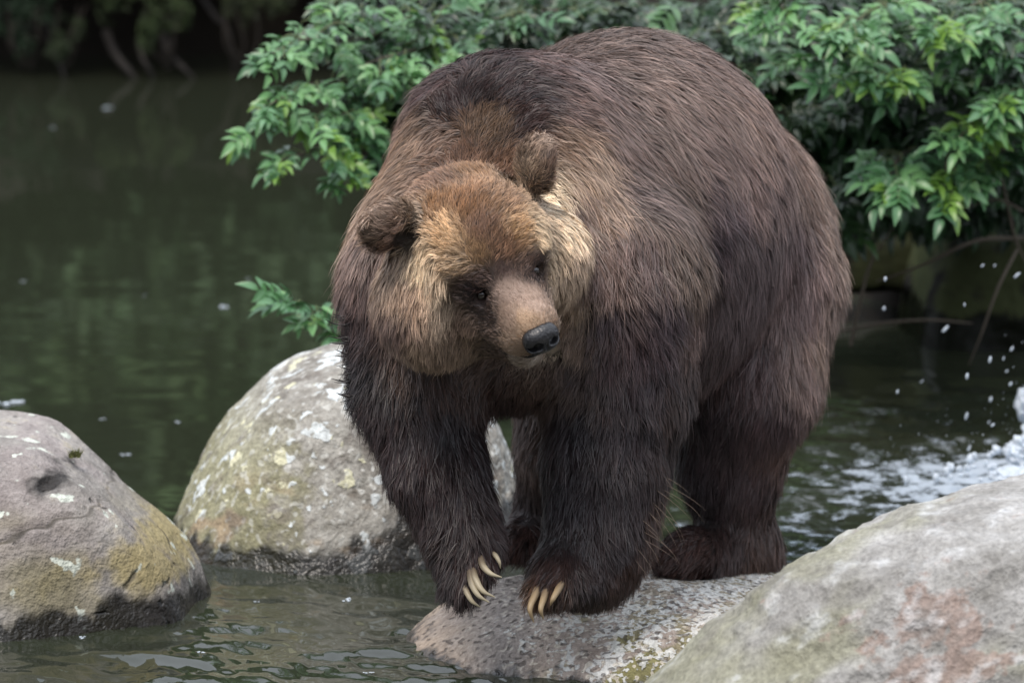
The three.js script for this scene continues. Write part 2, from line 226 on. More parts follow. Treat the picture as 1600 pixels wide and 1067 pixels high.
// trunk
limb(0.12, J(815, 390, -0.22, 0.285), J(960, 335, -0.5, 0.335), J(1070, 380, -0.85, 0.335));
limb(0.10, J(985, 286, -0.55, 0.328)); limb(0.07, J(768, 222, -0.2, 0.172), J(840, 205, -0.3, 0.16)); limb(0.1, J(1000, 470, -0.5, 0.22));
limb(0.10, J(800, 300, -0.2, 0.25), J(728, 372, -0.1, 0.205)); limb(0.08, J(690, 425, -0.1, 0.175));
limb(0.08, J(800, 500, -0.15, 0.18));
// front leg on the stone
limb(0.06, J(962, 430, -0.12, 0.195), J(968, 600, -0.13, 0.142), J(948, 720, -0.11, 0.122), J(938, 815, -0.09, 0.103), J(925, 868, -0.08, 0.094));
limb(0.05, J(925, 872, -0.09, 0.085), J(875, 896, 0.01, 0.062)); 
const PADL = [[842, 917, 0.075], [858, 920, 0.085], [880, 915, 0.075], [905, 905, 0.05], [932, 897, 0.01]];
for (const [x, y, z] of PADL) limb(0.025, J(lerp(x, 905, 0.5), lerp(y, 882, 0.55), z - 0.06, 0.034), J(x, y, z - 0.015, 0.024));
// front leg that is lifted
limb(0.09, J(655, 470, -0.1, 0.15), J(656, 610, -0.06, 0.12), J(682, 730, 0.0, 0.092), J(714, 810, 0.03, 0.072), J(730, 850, 0.045, 0.062));
limb(0.04, J(728, 855, 0.05, 0.06), J(728, 893, 0.08, 0.045));
const PADR = [[708, 915, 0.1], [727, 918, 0.125], [742, 905, 0.13], [752, 890, 0.125], [760, 872, 0.1]];
for (const [x, y, z] of PADR) limb(0.02, J(lerp(x, 728, 0.6), lerp(y, 872, 0.6), z - 0.05, 0.03), J(x, y, z - 0.02, 0.021));
// hind legs
limb(0.055, J(1176, 455, -0.74, 0.197), J(1172, 590, -0.66, 0.15), J(1142, 720, -0.7, 0.106), J(1146, 815, -0.73, 0.082)); limb(0.05, J(1162, 850, -0.73, 0.07), J(1080, 868, -0.56, 0.05), J(1052, 876, -0.5, 0.036)); limb(0.05, J(1182, 868, -0.76, 0.052));
limb(0.08, J(890, 560, -0.62, 0.15), J(872, 690, -0.56, 0.08), J(852, 790, -0.62, 0.064)); limb(0.04, J(840, 832, -0.6, 0.05), J(808, 846, -0.5, 0.036));
const N_BODY = prims.length;
// head
limb(0.06, [H(0, 0.035, -0.03), 0.152], [H(0, 0.06, 0.03), 0.14]);
limb(0.05, [H(0.125, -0.03, 0.015), 0.102]); limb(0.05, [H(-0.118, -0.03, 0.0), 0.106]);
limb(0.05, [H(0, -0.09, -0.02), 0.12]);
limb(0.04, [H(0.045, 0.105, 0.095), 0.058], [H(-0.045, 0.105, 0.095), 0.058]);
limb(0.05, [H(0, 0.036, 0.095), 0.082], [H(0, 0.02, 0.235), 0.05]); limb(0.03, [H(0.048, -0.02, 0.1), 0.047], [H(0.024, -0.012, 0.225), 0.037]); limb(0.03, [H(-0.048, -0.02, 0.1), 0.047], [H(-0.024, -0.012, 0.225), 0.037]);
limb(0.02, [H(0, -0.1, 0.06), 0.085], [H(0, -0.088, 0.185), 0.04]);
limb(0.05, [H(0.118, -0.09, 0.0), 0.075]); limb(0.05, [H(-0.108, -0.095, -0.005), 0.09]);
const N_SKULL = prims.length;
// ears: rounded cups
const EARS = [-1, 1].map(s => ({ s, at: H(s * 0.138 + 0.012, s < 0 ? 0.126 : 0.112, -0.035), out: HR.clone().multiplyScalar(s * 0.62).addScaledVector(HU, 0.75).addScaledVector(HF, -0.12).normalize(), look: (s < 0 ? HF.clone().multiplyScalar(0.85).addScaledVector(HR, 0.1).addScaledVector(HU, -0.25) : HF.clone().multiplyScalar(0.45).addScaledVector(HR, 0.85).addScaledVector(HU, -0.2)).normalize() }));
const PRM = new Float64Array(prims.flat()), NP = prims.length;
const EAR_TIP = EARS.map(e => e.at.clone().addScaledVector(e.out, 0.045));
for (const e of EARS) e.pit = e.look.clone().multiplyScalar(0.034).addScaledVector(HR, e.s < 0 ? 0.016 : 0.012).addScaledVector(HU, -0.012);
const eyeAt = [-1, 1].map(s => H(s * 0.0585, 0.069, 0.164));
function sdf(x, y, z) {
  let d = 1e3;
  for (let i = 0, o = 0; i < NP; i++, o += 10) {
    const px = x - PRM[o], py = y - PRM[o + 1], pz = z - PRM[o + 2], dx = PRM[o + 3], dy = PRM[o + 4], dz = PRM[o + 5];
    let t = (px * dx + py * dy + pz * dz) / PRM[o + 6]; t = t < 0 ? 0 : t > 1 ? 1 : t;
    const qx = px - dx * t, qy = py - dy * t, qz = pz - dz * t, e = Math.sqrt(qx * qx + qy * qy + qz * qz) - (PRM[o + 7] + (PRM[o + 8] - PRM[o + 7]) * t), k = PRM[o + 9];
    const h = k - Math.abs(d - e); d = (d < e ? d : e) - (h > 0 ? h * h * 0.25 / k : 0);
  }
  for (let i = 0; i < 2; i++) {
    const E = EARS[i], c = EAR_TIP[i], px = x - c.x, py = y - c.y, pz = z - c.z; if (px * px + py * py + pz * pz > 0.03) continue;
    const f = px * E.look.x + py * E.look.y + pz * E.look.z, q = Math.sqrt(px * px + py * py + pz * pz - f * f * 0.0), r2 = Math.sqrt(Math.max(0, px * px + py * py + pz * pz - f * f));
    let e = Math.hypot(r2, f * 1.5) - 0.057; e *= 0.75;
    const gx = px - E.pit.x, gy = py - E.pit.y, gz = pz - E.pit.z, cut = 0.030 - Math.hypot(gx, gy, gz); e = Math.max(e, cut);       // the hollow of the ear
    const k = 0.034, h = k - Math.abs(d - e); d = (d < e ? d : e) - (h > 0 ? h * h * 0.25 / k : 0);
  }
  for (const e of eyeAt) { const q = 0.0165 - Math.hypot(x - e.x, y - e.y, z - e.z), k = 0.012; const h = k - Math.abs(d - q); d = (d > q ? d : q) + (h > 0 ? h * h * 0.25 / k : 0); }
  return d;
}
const gr = [0, 0, 0, 0];
function grad(x, y, z) { const e = 0.0025, a = sdf(x + e, y - e, z - e), b = sdf(x - e, y - e, z + e), c = sdf(x - e, y + e, z - e), d = sdf(x + e, y + e, z + e); const gx = a - b - c + d, gy = -a - b + c + d, gz = -a + b - c + d, l = Math.hypot(gx, gy, gz) || 1; gr[0] = gx / l; gr[1] = gy / l; gr[2] = gz / l; gr[3] = (a + b + c + d) / 4; return gr; }
function surfaceNet(f, lo, hi, cell) {
  const n = [0, 1, 2].map(i => Math.ceil((hi[i] - lo[i]) / cell) + 1), [nx, ny, nz] = n, F = new Float32Array(nx * ny * nz).fill(9), B = 6;
  for (let k = 0; k < nz; k += B) for (let j = 0; j < ny; j += B) for (let i = 0; i < nx; i += B) {
    const m = f(lo[0] + (i + B / 2) * cell, lo[1] + (j + B / 2) * cell, lo[2] + (k + B / 2) * cell);
    const far = Math.abs(m) > cell * B * 1.25;
    for (let c = k; c < Math.min(nz, k + B); c++) for (let b = j; b < Math.min(ny, j + B); b++) for (let a = i; a < Math.min(nx, i + B); a++) F[(c * ny + b) * nx + a] = far ? m : f(lo[0] + a * cell, lo[1] + b * cell, lo[2] + c * cell);
  }
  const id = new Int32Array(nx * ny * nz).fill(-1), pos = [], idx = [];
  const at = (i, j, k) => (k * ny + j) * nx + i, E = [[0, 1], [2, 3], [4, 5], [6, 7], [0, 2], [1, 3], [4, 6], [5, 7], [0, 4], [1, 5], [2, 6], [3, 7]];
  for (let k = 0; k < nz - 1; k++) for (let j = 0; j < ny - 1; j++) for (let i = 0; i < nx - 1; i++) {
    const c = []; let neg = 0; for (let q = 0; q < 8; q++) { const v = F[at(i + (q & 1), j + (q >> 1 & 1), k + (q >> 2))]; c.push(v); if (v < 0) neg++; }
    if (neg === 0 || neg === 8) continue;
    let x = 0, y = 0, z = 0, m = 0; for (const [a, b] of E) if ((c[a] < 0) !== (c[b] < 0)) { const t = c[a] / (c[a] - c[b]); x += lerp(a & 1, b & 1, t); y += lerp(a >> 1 & 1, b >> 1 & 1, t); z += lerp(a >> 2, b >> 2, t); m++; }
    id[at(i, j, k)] = pos.length / 3; pos.push(lo[0] + (i + x / m) * cell, lo[1] + (j + y / m) * cell, lo[2] + (k + z / m) * cell);
  }
  const quad = (a, b, c, d, flip) => { if (a < 0 || b < 0 || c < 0 || d < 0) return; flip ? idx.push(a, c, b, a, d, c) : idx.push(a, b, c, a, c, d); };
  for (let k = 1; k < nz - 1; k++) for (let j = 1; j < ny - 1; j++) for (let i = 1; i < nx - 1; i++) {
    const s = F[at(i, j, k)] < 0;
    if (s !== F[at(i + 1, j, k)] < 0) quad(id[at(i, j - 1, k - 1)], id[at(i, j, k - 1)], id[at(i, j, k)], id[at(i, j - 1, k)], !s);
    if (s !== F[at(i, j + 1, k)] < 0) quad(id[at(i - 1, j, k - 1)], id[at(i - 1, j, k)], id[at(i, j, k)], id[at(i, j, k - 1)], !s);
    if (s !== F[at(i, j, k + 1)] < 0) quad(id[at(i - 1, j - 1, k)], id[at(i, j - 1, k)], id[at(i, j, k)], id[at(i - 1, j, k)], !s);
  }
  return { pos: new Float32Array(pos), idx: new Uint32Array(idx) };
}
// where the sight line of a place in the survey picture meets the body
function surf(px, py) {
  const d = ray(px, py).normalize(); let t = 6.8, best = 9, bt = 0;
  for (let i = 0; i < 160; i++) { const x = EYE.x + d.x * t, y = EYE.y + d.y * t, z = EYE.z + d.z * t, s = sdf(x, y, z); if (s < best) { best = s; bt = t; } if (s < 0.0008) break; t += Math.max(0.001, s * 0.85); if (t > 9.6) break; }
  return [EYE.clone().addScaledVector(d, bt), best];
}
// fur guides read off the animal: place, comb direction (degrees, 0 right, 90 down), length cm, lift, clumping, colour
const GUIDES = [
  // hump, nape, neck
  [760, 80, -40, 5, .5, .4, '#35211f'], [690, 125, 150, 5, .45, .4, '#3f2a27'], [740, 150, -70, 4.5, .5, .5, '#271714'], [700, 170, -110, 4.5, .5, .5, '#2c1a18'], [790, 110, -70, 5, .5, .5, '#2c1b19'], [820, 190, -60, 4.5, .4, .6, '#33211e'], [840, 95, -15, 5, .35, .4, '#5a4642'], [845, 155, -10, 5, .4, .6, '#2b1b19'], [800, 150, -60, 5, .4, .5, '#2c1a18'],
  [620, 205, 125, 5.5, .35, .5, '#6a544a'], [650, 225, 118, 5, .35, .5, '#7b6350'], [755, 205, -80, 4, .45, .5, '#65503f'], [700, 220, 150, 4, .4, .5, '#6a5344'], [590, 250, 115, 6, .35, .5, '#a2866e'], [575, 310, 100, 6, .35, .5, '#a18a78'], [562, 400, 95, 6, .35, .6, '#75625a'], [575, 440, 100, 6, .3, .6, '#56443f'],
  [560, 480, 105, 6, .35, .8, '#3f3130'], [572, 540, 150, 6, .7, 1, '#241c1d'], [565, 590, 155, 6, .7, 1, '#241c1d'], [600, 590, 100, 6, .3, .8, '#2a2020'], [620, 250, 110, 6, .3, .5, '#8d735e'],
  [880, 215, 15, 5.5, .35, .5, '#7b6352'], [915, 250, 45, 6, .35, .5, '#917c6c'], [940, 320, 68, 6, .35, .5, '#8a7568'], [900, 320, 70, 6, .3, .5, '#6d5a52'], [930, 430, 85, 6, .35, .6, '#675550'], [950, 540, 95, 6, .35, .8, '#3b2e30'], [960, 380, 78, 6, .35, .6, '#5f4f4c'],
  [875, 165, 8, 5.5, .35, .5, '#67514a'], [910, 110, 5, 6, .35, .4, '#6a5955'], [960, 200, 32, 6, .3, .5, '#62524e'],
  // back and flank
  [980, 62, 5, 6, .35, .4, '#63544f'], [1000, 120, 25, 6.5, .3, .4, '#6e5e59'], [1000, 200, 38, 6.5, .3, .5, '#665753'], [1080, 110, 35, 6.5, .3, .4, '#64544f'], [1160, 180, 50, 6.5, .3, .6, '#6d5b55'], [1240, 270, 60, 6.5, .3, .6, '#6f5d56'], [1295, 350, 58, 6, .4, .5, '#74635b'], [1318, 400, 45, 6, .55, .5, '#796860'],
  [1100, 220, 55, 7, .28, .7, '#5c4d4a'], [1060, 300, 60, 7, .28, .8, '#51443f'], [1180, 290, 65, 7, .28, .8, '#61504d'], [1240, 370, 66, 7, .28, .8, '#645353'], [1150, 370, 72, 7, .3, .9, '#4f4243'], [1120, 320, 50, 7, .35, 1, '#463a3d'], [1110, 345, 20, 7, .4, 1, '#40353a'],
  [1000, 300, 55, 7, .28, .6, '#60524f'], [1000, 400, 75, 7, .3, .7, '#4e403f'], [1065, 400, 82, 6, .35, .7, '#54463f'], [1085, 430, 85, 6, .35, .7, '#57483f'], [1030, 480, 68, 7, .4, 1, '#403337'], [1000, 520, 60, 7, .4, 1, '#3a2e32'], [1080, 500, 85, 6, .35, .8, '#5a4843'],
  [1180, 450, 86, 7, .28, .7, '#4e4142'], [1260, 460, 85, 6.5, .28, .7, '#665453'], [1300, 465, 110, 6, .4, .5, '#715f58'], [1180, 560, 90, 6.5, .26, .6, '#4c3c3c'], [1250, 560, 96, 6, .28, .6, '#65534f'], [1130, 550, 90, 6.5, .26, .6, '#3f3232'], [1275, 540, 110, 5, .4, .5, '#6f5c52'],
  // hind leg on the stone
  [1200, 660, 100, 5.5, .28, .5, '#4d3d3f'], [1120, 660, 95, 5.5, .26, .5, '#372c30'], [1238, 690, 108, 5, .4, .5, '#614e47'], [1180, 760, 112, 5, .28, .5, '#443536'], [1110, 770, 100, 5, .28, .5, '#31262a'], [1200, 800, 118, 4.5, .35, .5, '#51403a'], [1150, 845, 135, 4, .3, .6, '#3f302d'], [1085, 868, 160, 3.5, .35, .7, '#45322d'], [1180, 872, 95, 4.5, .35, .6, '#523e33'],
  // front leg on the stone
  [940, 480, 82, 6, .3, .9, '#41353a'], [900, 560, 82, 6, .28, .8, '#31272b'], [1000, 580, 85, 6, .28, .8, '#393035'], [1060, 610, 92, 5.5, .35, .6, '#473a36'], [900, 660, 92, 5, .24, .5, '#2b2226'], [980, 660, 88, 5, .24, .5, '#33292d'], [1050, 700, 84, 5, .32, .5, '#413532'], [900, 760, 94, 5, .24, .5, '#2b2125'], [980, 770, 84, 5, .24, .5, '#33292b'], [1030, 790, 58, 5.5, .45, .5, '#5a483f'], [880, 845, 102, 4, .28, .6, '#2c2123'], [960, 850, 72, 4.5, .3, .6, '#332626'], [1010, 850, 45, 5, .45, .6, '#54413a'],
  [865, 895, 118, 3.5, .3, .8, '#3a2927'], [920, 900, 85, 3.5, .3, .8, '#342524'], [845, 918, 100, 4.5, .45, .9, '#6b5138'], [870, 918, 95, 4, .4, .9, '#4a3629'], [980, 888, 75, 3.5, .35, .7, '#463127'],
  // lifted front leg
  [620, 660, 88, 5, .26, .7, '#352626'], [700, 660, 90, 5.5, .26, .8, '#261c1f'], [590, 640, 105, 5, .4, .8, '#3a2c2c'], [680, 740, 82, 5, .24, .5, '#332120'], [640, 760, 78, 5, .28, .5, '#352524'], [740, 700, 92, 5.5, .3, .7, '#2e2122'], [720, 800, 84, 4.5, .24, .5, '#2f2121'], [700, 835, 118, 4.5, .35, .8, '#30221f'], [765, 815, 85, 4.5, .4, .8, '#332525'], [720, 880, 98, 4.5, .28, .8, '#322422'], [748, 885, 92, 3.5, .28, .8, '#402d2a'], [700, 905, 98, 4.5, .4, .9, '#2c2120'], [738, 908, 95, 4.5, .45, .9, '#3a2a28'],
  [790, 620, 92, 6, .3, .9, '#3d2f2e'], [845, 680, 95, 5, .35, .5, '#6b5a51'], [840, 780, 98, 4.5, .3, .5, '#433432'], [812, 838, 128, 4, .35, .7, '#513a34'],
  // crown and forehead
  [740, 270, -90, 2.6, .75, .7, '#7f5f42'], [690, 280, -120, 2.6, .7, .6, '#6f5340'], [790, 268, -60, 2.6, .7, .6, '#705442'], [730, 318, -92, 2.4, .8, .8, '#78573c'], [680, 328, -120, 2.4, .75, .8, '#805e40'], [780, 318, -70, 2.4, .75, .7, '#765a42'], [720, 240, -95, 3, .6, .5, '#6f5444'], [760, 355, -80, 2.2, .65, .8, '#6a5040'], [700, 372, -150, 2.4, .6, .9, '#ad8d6a'], [740, 395, -100, 2, .5, .8, '#84694f'], [715, 410, 170, 2.4, .5, .9, '#9c8266'], [785, 388, -60, 2, .5, .8, '#775a47'], [800, 358, -35, 2.4, .5, .8, '#957554'],
  // cheeks and brow
  [655, 398, 110, 3.6, .4, .9, '#d0bb9e'], [675, 430, 100, 3.8, .4, .9, '#bda891'], [640, 460, 98, 4, .35, .8, '#947b68'], [690, 480, 98, 4, .35, .8, '#a69280'], [660, 530, 92, 4.4, .35, .8, '#8d7765'], [700, 550, 88, 4, .35, .7, '#7f6b5c'], [722, 500, 100, 3, .3, .7, '#7d675a'], [622, 430, 105, 4, .35, .7, '#85705f'], [612, 500, 98, 4.5, .35, .7, '#5d4b44'], [640, 565, 92, 5, .35, .7, '#4e3f38'], [690, 588, 88, 4.5, .35, .7, '#54433c'],
  [850, 315, 5, 3, .3, .6, '#dccab0'], [880, 345, 45, 3.4, .35, .6, '#d2bea4'], [840, 358, 25, 3, .4, .9, '#b29c80'], [862, 398, 55, 3.2, .4, .9, '#ae9880'], [900, 410, 75, 3.8, .4, .7, '#a08a76'], [905, 470, 92, 4, .4, .7, '#97826f'], [880, 480, 95, 3.4, .35, .7, '#7b6555'], [898, 530, 105, 4, .4, .7, '#715f53'], [878, 560, 110, 4, .4, .6, '#54443f'],
  [748, 446, -165, 1.5, .3, .4, '#3a2b29'], [837, 418, -20, 1.5, .3, .4, '#3a2b29'], [760, 466, -190, 1.4, .2, .3, '#4a3a36'], [752, 434, 170, 1.8, .4, .5, '#54433c'], [828, 408, -30, 1.8, .4, .5, '#5a473e'], [790, 425, -100, 1.4, .3, .4, '#62504a'],
  // muzzle
  [800, 452, -120, 1.25, .3, .45, '#9d887c'], [832, 470, -110, 1.25, .3, .45, '#a48e80'], [792, 498, -140, 1.25, .3, .45, '#8a7567'], [822, 505, -130, 1.25, .3, .45, '#b0967e'], [764, 488, -165, 1.6, .25, .5, '#4d3d37'], [772, 520, -190, 1.8, .25, .5, '#54443b'], [784, 552, -190, 1.6, .25, .5, '#5d4c42'], [803, 550, -190, 1.25, .3, .45, '#947f6e'], [838, 564, 175, 1.3, .3, .4, '#b5a79b'], [815, 566, 178, 1.3, .3, .4, '#9c8c7e'], [838, 584, 110, 1.8, .45, .6, '#7d6c60'], [826, 594, 105, 2.6, .5, .7, '#65554b'], [806, 588, 110, 2.6, .5, .7, '#5d4c44'], [852, 578, 95, 1.8, .5, .6, '#6d5d53'], [820, 610, 100, 3.4, .5, .7, '#51413b'], [785, 600, 110, 3.4, .4, .6, '#54423b'], [742, 560, 150, 2.6, .3, .6, '#655249'], [870, 545, 60, .8, .2, .3, '#a0917f'],
];
const TOV = a => { const r = a * Math.PI / 180; return V(Math.cos(r), -Math.sin(r) * CP, -Math.sin(r) * SP); };
const guides = []; let missed = 0;
for (const [px, py, ang, len, lift, clump, hex] of GUIDES) {
  const [p, miss] = surf(px, py); if (miss > 0.03) { missed++; console.log('guide off the body', px, py, miss.toFixed(3)); }
  const g = grad(p.x, p.y, p.z), n = V(g[0], g[1], g[2]), t = TOV(ang); t.addScaledVector(n, -t.dot(n)).normalize();
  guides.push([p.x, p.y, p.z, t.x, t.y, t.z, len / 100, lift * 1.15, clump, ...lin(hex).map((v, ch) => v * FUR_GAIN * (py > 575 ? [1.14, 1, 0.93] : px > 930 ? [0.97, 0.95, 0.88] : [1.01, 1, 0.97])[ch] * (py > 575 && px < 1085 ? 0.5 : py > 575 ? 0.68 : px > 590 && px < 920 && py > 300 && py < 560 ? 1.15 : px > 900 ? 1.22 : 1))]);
}
// ears carry their own short fur: upright, brown outside, dark within
for (const E of EARS) {
  const tip = E.at.clone().addScaledVector(E.out, 0.09), rim = (a, b, c, hex, len, lift) => { const p = E.at.clone().addScaledVector(E.out, a).addScaledVector(E.look, b).addScaledVector(HR, E.s * c); guides.push([p.x, p.y, p.z, E.out.x, E.out.y, E.out.z, len, lift, 0.4, ...lin(hex).map(v => v * FUR_GAIN)]); };
  rim(0.05, -0.035, 0, '#96816f', 0.034, 0.55); rim(0.1, 0, 0, '#9c8675', 0.034, 0.6); rim(0.085, 0.02, 0, '#937d6d', 0.03, 0.55); rim(0.062, 0.02, 0.045, '#9c8775', 0.036, 0.6); rim(0.05, 0.02, -0.045, '#a8927b', 0.038, 0.6); rim(0.05, 0.03, 0, '#957a6e', 0.026, 0.5);
}
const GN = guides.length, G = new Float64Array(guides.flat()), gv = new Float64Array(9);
const GE = guides.map(g => (0.36 * g[6]) ** 2 + 0.00003);
function comb(x0, y0, z0) {   // blended guide: direction, length, lift, clump, colour
  gv.fill(0); let sw = 0;
  const wa = 0.016, x = x0 + wa * noise(x0 * 14, y0 * 14, z0 * 14), y = y0 + wa * noise(x0 * 14 + 9, y0 * 14, z0 * 14 + 5), z = z0 + wa * noise(x0 * 14, y0 * 14 + 31, z0 * 14);
  for (let i = 0, o = 0; i < GN; i++, o += 12) { const a = x - G[o], b = y - G[o + 1], c = z - G[o + 2], d2 = a * a + b * b + c * c + GE[i], w = Math.pow(d2, -2.3); sw += w; for (let k = 0; k < 9; k++) gv[k] += w * G[o + 3 + k]; }
  for (let k = 3; k < 9; k++) gv[k] /= sw;
  for (let i = 0; i < 2; i++) { const E = EARS[i], c = EAR_TIP[i], d = Math.hypot(x0 - c.x - E.pit.x, y0 - c.y - E.pit.y, z0 - c.z - E.pit.z), t = smooth(0.036, 0.029, d); if (t > 0) { gv[3] = lerp(gv[3], 0.012, t); for (let k = 6; k < 9; k++) gv[k] *= 1 - 0.85 * t; } }
  return gv;
}
const bear = base('brown_bear', V(0.15, 0.12, -0.3));
tag(bear, 'large shaggy brown bear with a pale face, lifting one clawed front paw over a stone', 'bear');
const toBear = g => g.translate(-bear.position.x, -bear.position.y, -bear.position.z);
{
  const lo = [-0.48, 0.0, -1.32], hi = [0.86, 1.42, 0.56], net = surfaceNet(sdf, lo, hi, 0.0098), nv = net.pos.length / 3, nor = new Float32Array(nv * 3), col = new Float32Array(nv * 3);
  for (let i = 0; i < nv; i++) {
    const k = i * 3; for (let s = 0; s < 2; s++) { const g = grad(net.pos[k], net.pos[k + 1], net.pos[k + 2]); net.pos[k] -= g[0] * g[3] * 0.8; net.pos[k + 1] -= g[1] * g[3] * 0.8; net.pos[k + 2] -= g[2] * g[3] * 0.8; if (s) { nor[k] = g[0]; nor[k + 1] = g[1]; nor[k + 2] = g[2]; } }
    const c = comb(net.pos[k], net.pos[k + 1], net.pos[k + 2]), u = c[3] < 0.0145 ? 0.75 : 0.28; col[k] = c[6] * u; col[k + 1] = c[7] * u; col[k + 2] = c[8] * u;
  }
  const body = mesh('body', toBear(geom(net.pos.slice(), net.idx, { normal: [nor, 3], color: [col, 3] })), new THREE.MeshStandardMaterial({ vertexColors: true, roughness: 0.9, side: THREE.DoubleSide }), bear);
  // ---- fur
  const R = rng(2024), areas = new Float64Array(net.idx.length / 3); let total = 0;
  for (let f = 0; f < areas.length; f++) {
    const a = net.idx[f * 3] * 3, b = net.idx[f * 3 + 1] * 3, c = net.idx[f * 3 + 2] * 3, p = net.pos, ux = p[b] - p[a], uy = p[b + 1] - p[a + 1], uz = p[b + 2] - p[a + 2], vx = p[c] - p[a], vy = p[c + 1] - p[a + 1], vz = p[c + 2] - p[a + 2];
    const A = 0.5 * Math.hypot(uy * vz - uz * vy, uz * vx - ux * vz, ux * vy - uy * vx), ex = EYE.x - p[a], ey = EYE.y - p[a + 1], ez = EYE.z - p[a + 2], l = Math.hypot(ex, ey, ez), fac = (nor[a] * ex + nor[a + 1] * ey + nor[a + 2] * ez) / l;
    const cl = comb(p[a], p[a + 1], p[a + 2])[3], W = cl < 0.0145 ? 7 : cl < 0.03 ? 3 : cl < 0.046 ? 1.7 : 1; areas[f] = total += (A * smooth(-0.75, -0.25, fac) + A * 0.06) * W;
  }
  const cellSize = 0.016, grid = new Map(), KEY = (x, y, z) => (Math.floor(x / cellSize) + 300) * 1e6 + (Math.floor(y / cellSize) + 300) * 1e3 + Math.floor(z / cellSize) + 300;
  const regions = { coat: [], leg_fur_a: [], leg_fur_b: [], leg_fur_c: [], leg_fur_d: [], head_fur: [], ear_fur_a: [], ear_fur_b: [], muzzle_fur: [] };
  const TRIES = FUR_TRIES; let hairs = 0;
  for (let t = 0; t < TRIES; t++) {
    const x = R() * total; let lo2 = 0, hi2 = areas.length - 1; while (lo2 < hi2) { const m = (lo2 + hi2) >> 1; areas[m] < x ? lo2 = m + 1 : hi2 = m; }
    let u = R(), v = R(); if (u + v > 1) { u = 1 - u; v = 1 - v; }
    const a = net.idx[lo2 * 3] * 3, b = net.idx[lo2 * 3 + 1] * 3, c = net.idx[lo2 * 3 + 2] * 3, q = [0, 1, 2].map(k => net.pos[a + k] + (net.pos[b + k] - net.pos[a + k]) * u + (net.pos[c + k] - net.pos[a + k]) * v);
    const cb = comb(q[0], q[1], q[2]), len = cb[3], rad = len < 0.0145 ? 0.004 : len < 0.03 ? 0.0066 : len < 0.046 ? 0.0082 : 0.0105;
    let ok = true; const X = Math.floor(q[0] / cellSize), Y = Math.floor(q[1] / cellSize), Z = Math.floor(q[2] / cellSize);
    for (let i = -1; i <= 1 && ok; i++) for (let j = -1; j <= 1 && ok; j++) for (let k = -1; k <= 1 && ok; k++) { const l = grid.get((X + i + 300) * 1e6 + (Y + j + 300) * 1e3 + Z + k + 300); if (l) for (const w of l) if ((w[0] - q[0]) ** 2 + (w[1] - q[1]) ** 2 + (w[2] - q[2]) ** 2 < rad * rad) { ok = false; break; } }
    if (!ok) continue;
    if (eyeAt.some(e => e.distanceToSquared(V(...q)) < 0.00026)) continue;
    const key = KEY(...q); grid.has(key) ? grid.get(key).push(q) : grid.set(key, [q]);
    const g = grad(...q), n = [g[0], g[1], g[2]]; let tx = cb[0], ty = cb[1], tz = cb[2];
    // wander of the comb
    const sw = 0.55 * noise(q[0] * 11, q[1] * 11, q[2] * 11) + 0.35 * noise(q[0] * 34, q[1] * 34, q[2] * 34) + 0.12 * (R() - 0.5);
    let d = tx * n[0] + ty * n[1] + tz * n[2]; tx -= n[0] * d; ty -= n[1] * d; tz -= n[2] * d; let l = Math.hypot(tx, ty, tz) || 1; tx /= l; ty /= l; tz /= l;
    const bx = n[1] * tz - n[2] * ty, by = n[2] * tx - n[0] * tz, bz = n[0] * ty - n[1] * tx, cs = Math.cos(sw), sn = Math.sin(sw);
    tx = tx * cs + bx * sn; ty = ty * cs + by * sn; tz = tz * cs + bz * sn;
    const hd = (q[0] - HC.x) ** 2 + (q[1] - HC.y) ** 2 + (q[2] - HC.z) ** 2;
    const ear = EAR_TIP.findIndex(e => (e.x - q[0]) ** 2 + (e.y - q[1]) ** 2 + (e.z - q[2]) ** 2 < 0.062 ** 2);
    const fl = (q[0] - HC.x) * HF.x + (q[1] - HC.y) * HF.y + (q[2] - HC.z) * HF.z;
    const reg = ear === 0 ? 'ear_fur_a' : ear === 1 ? 'ear_fur_b' : len < 0.0145 && fl > 0.1 ? 'muzzle_fur' : hd < 0.215 ** 2 && fl > -0.09 ? 'head_fur' : q[1] > 0.6 + 0.03 * noise(q[0] * 20, q[1] * 20, q[2] * 20) ? 'coat' : q[2] > -0.36 ? (q[0] > 0.02 ? 'leg_fur_a' : 'leg_fur_b') : q[0] > 0.28 ? 'leg_fur_c' : 'leg_fur_d';
    const fac = (n[0] * (EYE.x - q[0]) + n[1] * (EYE.y - q[1]) + n[2] * (EYE.z - q[2])) / Math.hypot(EYE.x - q[0], EYE.y - q[1], EYE.z - q[2]);
    const tone = 1 + (len < 0.0145 ? 0.35 : 1) * (0.26 * noise(q[0] * 16, q[1] * 16, q[2] * 16) + 0.24 * noise(q[0] * 47, q[1] * 47, q[2] * 47) + 0.46 * (R() - 0.5));
    regions[reg].push({ q, n, t: [tx, ty, tz], b: [bx * cs - (cb[0], 0), by, bz], len: len * (0.85 + 0.3 * R()), lift: cb[4] * (0.75 + 0.5 * R()), cl: cb[5], col: [cb[6] * tone, cb[7] * tone, cb[8] * tone], rad, back: fac < -0.35 });
  }
  const furMat = new THREE.MeshStandardMaterial({ vertexColors: true, roughness: 0.48, side: THREE.DoubleSide });
